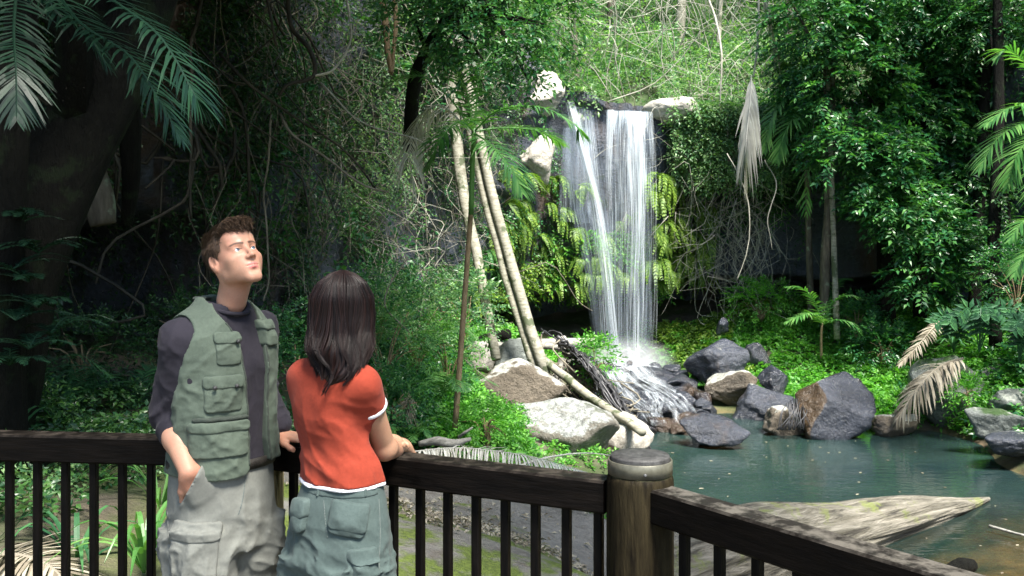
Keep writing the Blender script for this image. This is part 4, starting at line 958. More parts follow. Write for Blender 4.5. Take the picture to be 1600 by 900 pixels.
fern_wall(940, 1020, .1, 2.4, 18, 4, 'lime green fern growing on the rock behind the falling water', 'ferns behind the water', r=.42)
fern_wall(700, 800, -.3, 1.4, 18, 5, 'darker green fern on the shaded rock behind the leaning poles', 'ferns behind the poles', m='leaf_tree', r=.55)
creeper('wall_foliage', 850, 1120, -.2, 1.9, 1500, .12, 'leaf_ground', seed=31, thr=-.1, size=.25, out=.2)
creeper('wall_foliage', 730, 900, -1.2, 1.5, 1300, .12, 'leaf_fern', seed=32, thr=0, size=.25, out=.2)

# ---------------------------------------------------------- lianas and tangled stems
def rnd_stem(p, q, sag, seed, n=12, wob=.15):
    rg = np.random.default_rng(seed); t = np.linspace(0, 1, n)[:, None]
    c = p*(1-t)+q*t; c[:, 2] -= sag*4*(t*(1-t))[:, 0]
    w_ = spline(np.vstack([[0, 0, 0], rg.normal(size=(3, 3))*wob*.8, [0, 0, 0]]), n); return c+w_
def tangle(a0, a1, z0, z1, N, m, seed, r=(.006, .02), out=(.2, .9), length=(.8, 3), down=.7, name='vine_tangle', sag=.3, wob=.25):
    rg = np.random.default_rng(seed); i0, i1 = col_at(a0), col_at(a1); mb = MB()
    for k in range(N):
        i = np.array([rg.integers(i0, i1)]); z = np.array([min(rg.uniform(z0, z1), 99)]); zz = np.minimum(z, lip[i]); p = cliff_pts(i, zz)[0]; p[2] = z[0]
        nn = np.array([-no[i[0], 0], -no[i[0], 1], 0]); p = p+nn*rg.uniform(*out)
        L = rg.uniform(*length); d = rg.normal(size=3)*[1, .5, .6]; d[2] -= down*2; d = nrm(d)
        c = rnd_stem(p, p+d*L, rg.uniform(-sag, sag), seed*1000+k, wob=wob)
        tube_add(mb, c, np.linspace(1, .6, 12)*rg.uniform(*r), 4)
    return tag(mb.build(name, M[m]), kind='stuff')
tangle(250, 700, 1.0, 7, 160, 'vine', 1, r=(.003, .009))
tangle(480, 680, 1.5, 6, 150, 'vine_pale', 2, r=(.002, .006), down=.4)
tangle(-200, 350, 2, 7, 70, 'vine_dark', 3, r=(.01, .03), down=1)
tangle(1045, 1225, 1.6, 6.5, 130, 'vine_pale', 4, r=(.003, .009), out=(.3, 1.4), length=(1, 3.0), down=.55, sag=.5, wob=.35)
tangle(1080, 1215, 1.0, 4, 110, 'vine_pale', 5, r=(.003, .010), out=(.5, 1.4), length=(1, 2.6), down=1.4, sag=.3, wob=.4)
# single lianas one can tell apart
def liana(pts, r, m, label, group=None, seed=0, n=26):
    return limb('liana', pts, r, m, label, 'liana', n=n, sides=7, wob=.03, group=group, seed=seed)
liana([(448, -20, 11.5), (455, 40, 11.5), (480, 75, 11.4), (486, 120, 11.3), (450, 132, 11.2), (435, 150, 11.2)], [.03, .028, .02], 'vine_dark', 'thick dark liana looping down at the top left of the vine wall')
liana([(434, 178, 11.4), (455, 210, 11.3), (500, 240, 11.2), (560, 285, 11.2), (610, 300, 11.3)], [.018, .016, .01], 'vine', 'pale liana curving right across the vine wall above the man')
liana([(486, 120, 11.3), (520, 108, 11.4), (545, 60, 11.6), (540, -20, 11.8)], [.016, .014, .012], 'vine_pale', 'light liana arching up from the thick dark one')
liana([(420, 180, 12), (415, 300, 11.9), (418, 430, 11.8), (412, 470, 11.8)], [.014, .012, .010], 'vine', 'straight stem hanging behind the head of the man')
liana([(300, 60, 10.5), (295, 200, 10.4), (300, 340, 10.4)], [.02, .018, .012], 'vine_dark', 'dark straight liana hanging at the right side of the cave')
liana([(600, -20, 12.4), (607, 60, 12.3), (610, 115, 12.3)], [.05, .045, .03], 'bark_brown', 'pair of brownish aerial roots hanging at the top, left stem')
liana([(620, -20, 12.4), (621, 50, 12.3), (611, 118, 12.3)], [.035, .03, .02], 'bark_brown', 'pair of brownish aerial roots hanging at the top, right stem')
liana([(500, 130, 12), (560, 190, 11.8), (640, 215, 11.7), (690, 240, 11.7)], [.012, .01, .006], 'vine_pale', 'thin pale liana crossing below the brownish aerial roots')
liana([(640, 400, 13), (600, 470, 12.8), (640, 520, 12.7)], [.01, .01, .006], 'vine', 'thin stem looping in the creepers right of the woman head')
liana([(1186, -10, 24), (1185, 60, 23.9), (1178, 120, 23.8)], [.03, .03, .025], 'vine_pale', 'pale liana the white dead frond hangs from')
liana([(1105, -10, 26), (1118, 30, 25.8), (1128, 90, 25.6), (1122, 170, 25.4)], [.03, .03, .02], 'vine_pale', 'wavy pale liana on the slope right of the waterfall lip')
liana([(1135, 240, 23.8), (1165, 300, 23.6), (1170, 380, 23.5), (1150, 440, 23.5)], [.014, .012, .007], 'vine_pale', 'long pale root dangling below the hanging white frond')
liana([(1195, 250, 23.6), (1212, 290, 23.5), (1200, 345, 23.4), (1206, 390, 23.4)], [.013, .011, .007], 'vine_pale', 'curved pale root dangling beside the dark cliff on the right')
liana([(655, 350, 12.6), (720, 372, 12.5)], [.008, .006], 'vine', 'short twig poking right out of the creepers')
# hanging veils of thin leafy strands over the left wall
mb = MB(); rg = np.random.default_rng(44)
i0, i1 = col_at(240), col_at(720); Pp, Ax = [], []
for k in range(210):
    i = np.array([rg.integers(i0, i1)]); z = np.array([rg.uniform(2.0, 8.5)]); p = cliff_pts(i, z)[0]; nn = np.array([-no[i[0], 0], -no[i[0], 1], 0]); p = p+nn*rg.uniform(.3, 1.1)
    L = rg.uniform(.8, 2.6); c = rnd_stem(p, p-np.array([0, 0, L]), 0, 900+k, n=16, wob=.25)
    tube_add(mb, c, .005, 3, 1)
    m_ = 16; Pp.append(c); Ax.append(rg.normal(size=(16, 3))*[1, 1, .5]-[0, 0, .5])
sprays(mb, np.concatenate(Pp), np.concatenate(Ax), 5, .20, .075, w=.5, droop=.4)
tag(mb.build('hanging_creeper_foliage', [M['leaf_wall'], M['vine']], smooth=False), kind='stuff')

# ---------------------------------------------------------- ground cover and shrubs
def on_ground(N, poly_px, seed, thr=-9, scale=.8):
    """random points of the ground inside a plan polygon given by (x,y) world"""
    rg = np.random.default_rng(seed); poly = np.array(poly_px); lo, hi = poly.min(0), poly.max(0)
    q = lo+(hi-lo)*rg.random((N*3, 2)); x, y = q.T; ins = np.zeros(len(q), bool); j = len(poly)-1
    for i in range(len(poly)):
        xi, yi = poly[i]; xj, yj = poly[j]
        ins ^= ((yi > y) != (yj > y)) & (x < (xj-xi)*(y-yi)/(yj-yi+1e-12)+xi); j = i
    q = q[ins][:N]; z = ground_z(q[:, 0], q[:, 1]); p = np.c_[q, z]
    return p[(fbm(p*[1, 1, 0], scale, 4, seed) > thr) & (z > WZ+.03)]
def pl(*a): return [tuple(P(*q)[:2]) for q in a]
bank = pl((1010, 560, 25.5), (1020, 590, 24.2), (1120, 600, 22.8), (1250, 640, 20.6), (1400, 660, 19.6), (1480, 660, 19), (1650, 640, 18), (1650, 500, 23), (1400, 480, 25.4), (1250, 480, 26.5), (1050, 500, 27.5))
def cover(name, poly, N, leaf, m, seed, thr=-9, h=.15, nl=6, size=.16, scale=.8, hb=.25):
    p = on_ground(N, poly, seed, thr, scale); rg = np.random.default_rng(seed)
    mound = np.clip(fbm(p*[1, 1, 0], 1.3, 3, seed+9)+.25, 0, 1)*hb
    p[:, 2] += rg.random(len(p))*h+mound*(.5+.5*rg.random(len(p)))
    ax = rg.normal(size=p.shape)*[1, 1, .4]+[0, 0, .25]
    mb = MB(); sprays(mb, p, ax, nl, size, leaf, w=.6, droop=.3, tw=None)
    return tag(mb.build(name, M[m], smooth=False), kind='stuff')
cover('ground_cover', bank, 14000, .10, 'leaf_ground', 1, -.30, h=.12)
cover('ground_cover', pl((1010, 560, 25.5), (1060, 600, 24.2), (1230, 600, 22.5), (1300, 480, 26.3), (1030, 480, 27.5)), 5200, .11, 'leaf_fern', 2, -.2, h=.22)
cover('ground_cover', pl((1330, 640, 21), (1480, 640, 20), (1650, 640, 18), (1650, 500, 23), (1400, 480, 25.4)), 2200, .13, 'leaf_tree', 3, 0, h=.35, hb=.4)
cover('ground_cover', pl((640, 700, 12.2), (830, 712, 12.8), (800, 640, 15), (700, 560, 17), (600, 600, 14)), 2600, .085, 'leaf_ground', 4, -.15, h=.2, hb=.3)
cover('ground_cover', pl((560, 700, 11.5), (660, 706, 12.0), (740, 600, 16), (720, 540, 19), (560, 560, 15)), 2600, .09, 'leaf_tree', 5, -.3, h=.35, hb=.5)
cover('ground_cover', pl((-300, 860, 5.5), (60, 900, 5.2), (260, 760, 6.8), (430, 720, 8.0), (540, 700, 10.5), (420, 600, 12), (100, 600, 9.8), (-300, 640, 8)), 3600, .06, 'leaf_wall', 6, -.08, h=.2, hb=.25, size=.13)
cover('ground_cover', pl((-100, 900, 5), (200, 900, 5.2), (420, 760, 7.2), (440, 705, 9.0), (60, 700, 7.4)), 900, .05, 'leaf_bright', 7, .1, h=.1, hb=.1, size=.1)
cover('ground_cover', pl((850, 600, 22), (900, 570, 25), (1010, 560, 26.5), (1010, 520, 28), (720, 520, 24), (720, 545, 21)), 1600, .12, 'leaf_ground', 8, -.1, h=.3, hb=.3)
cover('ground_cover', [(9.0, 19), (8.9, 16), (9.5, 12), (11, 8), (17, 8), (16, 20), (12, 23)], 5200, .12, 'leaf_tree', 9, -.35, h=.3, hb=.35, size=.28)
cover('ground_cover', [(1.2, 9.6), (1.0, 12), (2.2, 15.2), (0.2, 14.5), (-.6, 11.2)], 700, .07, 'leaf_ground', 10, .0, h=.08, hb=.1, size=.14)
def shrub(px, py, D, rx, rz, N, m, label, leaf=.08, seed=0, group=None, nl=8, size=.26):
    rg = np.random.default_rng(seed); p0 = P(px, py, D); d = rand_dirs(N, .35, rg); rr = rg.random((N, 1))**.35
    p = d*rr*[rx, rx*.8, rz]+[0, 0, rz*.7]; p *= (1+.25*fbm(p, 2.2, 3, seed)[:, None])
    root = empty('shrub', p0, label, 'shrub', group); mb = MB()
    sprays(mb, p, d+[0, 0, .1], nl, size, leaf, w=.42, droop=.3)
    mb.build('foliage', M[m], parent=root, smooth=False)
    mb = MB()
    for k in range(12):
        e = p[rg.integers(len(p))]*.8; tube_add(mb, spline([[0, 0, -.2], e*.4+[0, 0, .1], e], 7), np.linspace(.015, .005, 7), 5)
    mb.build('stem', M['bark_brown'], parent=root)
    return root
SH = [(600, 590, 13.2, .75, .8, 420, 'leaf_tree', 'rounded small leaved shrub directly right of the woman'), (650, 560, 14.5, .8, .8, 420, 'leaf_bright', 'pale green shrub behind the one beside the woman'),
      (590, 520, 14.8, .7, .6, 300, 'leaf_tree', 'shrub whose top shows over the shoulder of the woman'), (700, 590, 14.6, .55, .55, 260, 'leaf_ground', 'low bright shrub at the left foot of the big brown boulder'),
      (610, 670, 12.2, .5, .5, 260, 'leaf_tree', 'dark shrub low behind the arm of the woman'), (730, 520, 17.5, .6, .6, 200, 'leaf_bright', 'shrub at the left end of the driftwood logs'),
      (760, 682, 12.6, .55, .28, 260, 'leaf_ground', 'low leafy bush in front of the broad white boulder'), (462, 640, 10.2, .45, .6, 300, 'leaf_tree', 'leafy green shrub between the man and the woman'),
      (300, 560, 10.6, .6, .4, 260, 'leaf_wall', 'dark shrub on the cave floor behind the man'), (130, 585, 9.6, .7, .35, 260, 'leaf_wall', 'dark shrub in front of the cave'),
      (1380, 560, 22.6, .8, .5, 200, 'leaf_tree', 'dim shrub under the dense tree on the far bank'), (1190, 492, 25.4, .9, .5, 300, 'leaf_ground', 'bright mounded shrub under the cliff right of the fall'),
      (1512, 628, 18.9, .3, .22, 90, 'leaf_ground', 'small green bush between the two grey green boulders'), (1340, 520, 23.6, .6, .5, 200, 'leaf_tree', 'shrub right of the young palm'),
      (1590, 480, 19.5, .8, .8, 260, 'leaf_tree', 'tall shrub at the right edge above the bank'), (30, 700, 7.2, .35, .3, 160, 'leaf_wall', 'small dark shrub under the rail at the left edge'),
      (930, 590, 19.0, .3, .45, 110, 'leaf_ground', 'small green plant growing out of the dark root tangle')]
for k, (x, y, D, rx, rz, N, m_, lb) in enumerate(SH): shrub(x, y, D, rx, rz, N, m_, lb, leaf=.06 if D < 15 else .10, seed=60+k, size=.2 if D < 15 else .3)

# ---------------------------------------------------------- trees
def tree(base, trunk_px, rads, blobs, nsp, m, label, leaf=.1, seed=0, bark='bark', size=.45, nl=10, limbs=8, group=None, name='tree', shell=.55, w=.45, droopy=0.1, flat=.35):
    rg = np.random.default_rng(seed); p0 = P(*base); root = empty(name, p0, label, 'tree', group)
    tr_ = spline([P(*q) for q in trunk_px], 18)-p0; r = np.interp(np.linspace(0, 1, 18), np.linspace(0, 1, len(rads)), rads)
    mb = MB(); tube_add(mb, tr_, r*(1+.08*noise(tr_, 2, seed)), 12); mb.build('trunk', M[bark], parent=root)
    B = [(P(x, y, D)-p0, rx, ry, rz) for x, y, D, rx, ry, rz in blobs]; vol = np.array([(b[1]*b[3]) for b in B]); vol = vol/vol.sum()
    for k in range(limbs):
        c, rx, ry, rz = B[k % len(B)]; s = tr_[rg.integers(7, 17)]; e = c+rg.normal(size=3)*[rx, ry, rz]*.4
        mb = MB(); tube_add(mb, spline([s, (s+e)/2+[0, 0, .2*rz], e], 9), np.linspace(rads[-1]*.7, .012, 9), 6); mb.build('limb', M[bark], parent=root)
    mb = MB()
    for (c, rx, ry, rz), f in zip(B, vol):
        n = int(nsp*f); d = rand_dirs(n, .1, rg); rr = shell+(1-shell)*rg.random((n, 1))**.6
        p = d*rr*[rx, ry, rz]; p *= (1+.42*fbm(p+c, .8/max(rx, .5)*1.6, 3, seed)[:, None]); p += c
        kx = fbm(p+p0, 1.15, 3, seed+5) > -.22; p, d = p[kx], d[kx]
        sprays(mb, p, d*[1, 1, flat]+[0, 0, -droopy]+rg.normal(size=p.shape)*.25, nl, size, leaf, w=w, droop=.35, tw=.006)
    mb.build('crown', [M[m], M[bark]], parent=root, smooth=False)
    return root
# dense tree on the right bank
tree((1385, 560, 24.5), [(1385, 580, 24.5), (1384, 400, 24.5), (1375, 200, 24.3), (1370, -40, 24.0)], [.24, .22, .18, .14],
     [(1290, 50, 23.4, 1.3, 1.2, 1.2), (1400, 20, 23.4, 1.5, 1.3, 1.3), (1500, 40, 23.4, 1.2, 1.1, 1.0), (1330, 140, 22.9, 1.1, 1, 1.0), (1440, 160, 23.8, 1.2, .9, 1.3), (1320, 230, 22.8, .85, .8, .7), (1385, 250, 22.7, .8, .8, .9), (1410, 320, 22.5, .9, .8, .8),
      (1460, 360, 22.3, .8, .7, .8), (1500, 260, 23.6, .7, .7, 1.2), (1440, 430, 22.3, .6, .6, .35), (1365, 300, 23.4, .7, .6, .6), (1490, 390, 22.5, .4, .4, .5), (1265, 140, 23.9, .7, .7, .8)],
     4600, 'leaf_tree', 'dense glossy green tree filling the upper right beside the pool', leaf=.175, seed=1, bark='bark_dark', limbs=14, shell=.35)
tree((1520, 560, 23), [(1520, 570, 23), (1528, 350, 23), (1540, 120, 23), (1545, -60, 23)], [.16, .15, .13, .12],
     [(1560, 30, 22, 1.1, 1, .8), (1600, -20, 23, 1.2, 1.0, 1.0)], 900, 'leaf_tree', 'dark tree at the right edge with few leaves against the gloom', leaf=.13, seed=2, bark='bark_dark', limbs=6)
tree((1292, 470, 23.6), [(1288, 500, 23.6), (1290, 400, 23.6), (1298, 260, 23.6), (1300, 60, 23.6)], [.13, .12, .10, .08], [(1300, -60, 23.6, 1.4, 1, .9)], 300, 'leaf_tree', 'left of the twin slim trunks rising behind the young palm', leaf=.13, seed=3, bark='bark', limbs=3)
tree((1312, 500, 23.4), [(1308, 530, 23.3), (1304, 420, 23.4), (1300, 300, 23.5), (1292, 60, 23.5)], [.075, .07, .065, .05], [(1290, -60, 23.5, 1.2, 1, .9)], 200, 'leaf_tree', 'thin pale right one of the twin slim trunks behind the young palm', leaf=.13, seed=4, bark='bark_pale', limbs=2)
tree((1440, 500, 24), [(1436, 540, 24), (1440, 380, 24), (1450, 150, 24), (1455, -50, 24)], [.17, .16, .14, .12], [(1470, -60, 24, 2.2, 1.4, 1)], 400, 'leaf_wall', 'dark straight trunk standing behind the dense tree', leaf=.13, seed=5, bark='bark_dark', limbs=3)
tree((1560, 500, 21), [(1556, 540, 21), (1552, 400, 21), (1560, 200, 21), (1558, -40, 21)], [.14, .13, .12, .1], [(1553, 400, 21, .35, .35, .9), (1553, 300, 21, .3, .3, .6), (1560, -60, 21, 1.5, 1, .8)], 600, 'leaf_wall', 'creeper clad trunk near the right edge of the bank', leaf=.11, seed=6, bark='bark_dark', limbs=2, size=.25)
# overhanging branch at the top middle (its trunk stands on the left cliff)
tree((640, 180, 13.5), [(640, 230, 13.8), (650, 120, 12.4), (700, 30, 11), (770, -30, 10)], [.10, .09, .07, .05],
     [(700, 30, 10.2, .50, .5, .42), (790, 20, 9.8, .60, .5, .48), (850, 55, 9.8, .36, .4, .42), (820, 110, 9.8, .26, .25, .26), (740, 90, 10.1, .36, .4, .26), (880, 10, 10, .26, .3, .3), (760, -60, 10, 1.2, .8, .35), (640, 10, 11, .5, .5, .4)],
     900, 'leaf_tree', 'dark leafy branch overhanging the top middle of the scene', leaf=.085, seed=7, bark='bark_dark', limbs=10, size=.22, nl=8, shell=.2)
# mossy leaning giant at the left; unseen high canopy added to shade that side
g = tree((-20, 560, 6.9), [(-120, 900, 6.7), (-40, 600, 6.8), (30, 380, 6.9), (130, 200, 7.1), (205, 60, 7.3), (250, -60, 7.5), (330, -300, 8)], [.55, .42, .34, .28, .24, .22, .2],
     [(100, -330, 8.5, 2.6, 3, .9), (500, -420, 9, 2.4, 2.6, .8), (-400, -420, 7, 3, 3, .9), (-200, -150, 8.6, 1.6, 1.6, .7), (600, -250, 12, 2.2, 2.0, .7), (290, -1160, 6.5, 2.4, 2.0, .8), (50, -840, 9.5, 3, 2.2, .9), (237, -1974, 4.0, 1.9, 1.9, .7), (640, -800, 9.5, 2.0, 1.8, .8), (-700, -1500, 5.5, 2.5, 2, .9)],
     9500, 'leaf_wall', 'huge dark mossy trunk leaning across the left edge, unseen canopy added overhead for shade', leaf=.14, seed=8, bark='bark_dark', limbs=10, size=.5, nl=12)
limb('root', [(195, -20, 9.6), (200, 120, 9.6), (205, 250, 9.7), (200, 350, 9.8)], [.13, .11, .10, .06], 'bark_dark', 'thick grey aerial root hanging in front of the cave roof', 'root', seed=9)
limb('root', [(130, 240, 9.2), (150, 300, 9.2), (165, 350, 9.2)], [.12, .16, .12], 'bark', 'knobbly grey root end under the leaning trunk', 'root', seed=10)
# unseen tree added outside the frame at the right, crown placed to shade the lookout
tree((3600, 900, 3.0), [(2700, 1500, 4.2), (2650, 900, 4.2), (2600, 0, 4.1), (2500, -1400, 4.0)], [.35, .3, .25, .2],
     [(2000, -2400, 3.2, 1.6, 1.6, .7), (1800, -1700, 4.2, 1.3, 1.8, .7), (1350, -900, 6.0, 1.6, 1.5, .7), (1500, -500, 8.0, 1.8, 1.4, .8), (2600, -2000, 3.6, 1.6, 2.2, 1.0), (-3700, 31620, -.3, 1.2, 1.1, .5)], 2900, 'leaf_tree', 'unseen tree added beside the deck, crown placed to shade the lookout', leaf=.14, seed=12, bark='bark', limbs=8, size=.5, nl=12)
# vegetation on the slope above the falls
def hill_cover(name, a0, a1, d0, d1, N, leaf, m, seed, thr=-.3, h=.5, size=.5, nl=8):
    rg = np.random.default_rng(seed); i = rg.integers(col_at(a0), col_at(a1), N); d = d0+(d1-d0)*rg.random(N)**1.2
    p = hill_pt(i, d); k = (fbm(p, .6, 3, seed) > thr) & (np.abs((az[i]-960)/75)**2+((d-0)/1.2)**2 > 1); p = p[k]
    hum = np.clip(fbm(p, .45, 3, seed+3)+.35, 0, 1)*h
    p[:, 2] += hum*(.35+.65*rg.random(len(p))); ax = rg.normal(size=p.shape)+[0, -.7, .1]
    mb = MB(); sprays(mb, p, ax, nl, size, leaf, w=.5, droop=.35, tw=.005)
    return tag(mb.build(name, [M[m], M['vine_pale']], smooth=False), kind='stuff')
hill_cover('slope_undergrowth', 640, 1300, 0, 5, 8500, .12, 'leaf_bright', 1, h=1.2)
hill_cover('slope_undergrowth', 700, 1300, 3, 16, 9000, .16, 'leaf_bright', 2, h=2.0, size=.7)
hill_cover('slope_undergrowth', 1200, 2000, 0, 14, 6000, .16, 'leaf_tree', 3, h=2.5, size=.7)
hill_cover('slope_undergrowth', 300, 760, 0, 8, 2500, .14, 'leaf_tree', 4, h=1.2, size=.5)
mb = MB(); rg = np.random.default_rng(3)
for k in range(170):                          # bare arching stems of the slope
    i = np.array([rg.integers(col_at(860), col_at(1230))]); d = np.array([rg.uniform(.2, 9)]); p = hill_pt(i, d)[0]
    L = rg.uniform(1, 3.6); dr = np.array([rg.normal(0, .6), -.5, 1.0]); q = p+nrm(dr)*L
    e = q+np.array([rg.normal(0, 1.2), -.8, -rg.uniform(.2, 1.5)]); c = spline([p, (p+q)/2+rg.normal(size=3)*.2, q, e], 12)+rg.normal(size=(12, 3))*.03
    tube_add(mb, c, np.linspace(1, .4, 12)*rg.uniform(.006, .018), 4)
tag(mb.build('stem_tangle', M['vine_pale']), kind='stuff')
TR = [(1060, 96, 31, 1068, -60, .17, 'pale straight trunk standing on the slope above the waterfall'), (955, 90, 33, 950, -60, .10, 'thin trunk on the slope left above the waterfall'), (1005, 92, 33.5, 1003, -60, .09, 'thin trunk just right above the waterfall lip'),
      (1120, 100, 30, 1130, -60, .08, 'slim trunk on the slope right of the pale straight one'), (900, 110, 29, 893, -60, .10, 'slim tree at the left edge of the slope above the falls'), (1230, 80, 29, 1236, -60, .16, 'dim trunk behind the left side of the dense tree')]
for k, (x, y, D, x2, y2, r, lb) in enumerate(TR):
    tree((x, y, D), [(x, y+25, D), ((x+x2)/2, (y+y2)/2, D), (x2, y2, D)], [r, r*.9, r*.8], [(x2, y2-130, D+1, 2.2, 2, 1.2)], 200, 'leaf_bright', lb, leaf=.16, seed=80+k, bark='bark_pale' if k in (0, 3) else 'bark', limbs=4, size=.6)
for k, (x, D, dz) in enumerate([(720, 27, 20), (860, 40, 0), (1000, 42, 0), (1150, 40, 0), (1300, 34, 10), (1480, 31, 10), (1640, 28, 0), (580, 22, 0), (420, 19, 0)]):
    tree((x, 40, D), [(x, 120, D), (x, 0, D), (x, -120, D)], [.25, .22, .18], [(x, -40, D, 3.2, 2.5, 1.8), (x+60, 40, D-1, 2.6, 2, 1.5), (x-70, 10, D, 2.4, 2, 1.6), (x, -200, D, 3.2, 2.5, 2.2)], 1500, 'leaf_bright' if 700 < x < 1250 else 'leaf_tree',
         'leafy forest tree of the slope, %s' % ['above the leaning poles', 'far behind the left of the falls', 'far behind the waterfall', 'far behind the hanging dead frond', 'behind the dense tree, left side', 'behind the dense tree, right side', 'beyond the right edge palm', 'over the vine wall, right of its middle', 'on top of the vine wall above the man'][k], leaf=.2, seed=90+k, limbs=4, size=.8, shell=.3)
# a few leaves afloat and on the boulders
rg = np.random.default_rng(19); q_ = np.c_[rg.uniform(2.6, 9, 70), rg.uniform(9.5, 19, 70)]; q_ = q_[ground_z(q_[:, 0], q_[:, 1]) < WZ-.02]
mb = MB(); a = rg.uniform(0, 6.28, len(q_)); leaves(mb, np.c_[q_, np.full(len(q_), WZ+.006)], np.stack([np.cos(a), np.sin(a), 0*a], -1), np.tile([0, 0, 1.], (len(q_), 1)), rg.uniform(.04, .09, len(q_)), .5, fold=.03)
tag(mb.build('floating_leaves', M['leaf_dead'], smooth=False), kind='stuff')
# leaf litter on the slab
rg = np.random.default_rng(9)
lf = []
for cx_, cy_, n, s in [(-.75, 7.4, 240, .35), (-.2, 7.7, 200, .35), (.35, 8.1, 170, .35), (.1, 8.8, 90, .8), (-.9, 8.2, 60, .7)]:
    lf.append(np.c_[rg.normal(cx_, s, n), rg.normal(cy_, s*.45, n)])
lf = np.concatenate(lf); p = np.c_[lf, ground_z(lf[:, 0], lf[:, 1])+.012+.02*rg.random(len(lf))]
mb = MB(); a = rg.uniform(0, 6.28, len(p)); leaves(mb, p, np.stack([np.cos(a), np.sin(a), rg.normal(0, .2, len(p))], -1), np.tile([0, 0, 1.], (len(p), 1))+rg.normal(size=p.shape)*.35, rg.uniform(.03, .085, len(p)), .5, fold=.2)
tag(mb.build('fallen_leaves', M['leaf_dead'], smooth=False), kind='stuff')
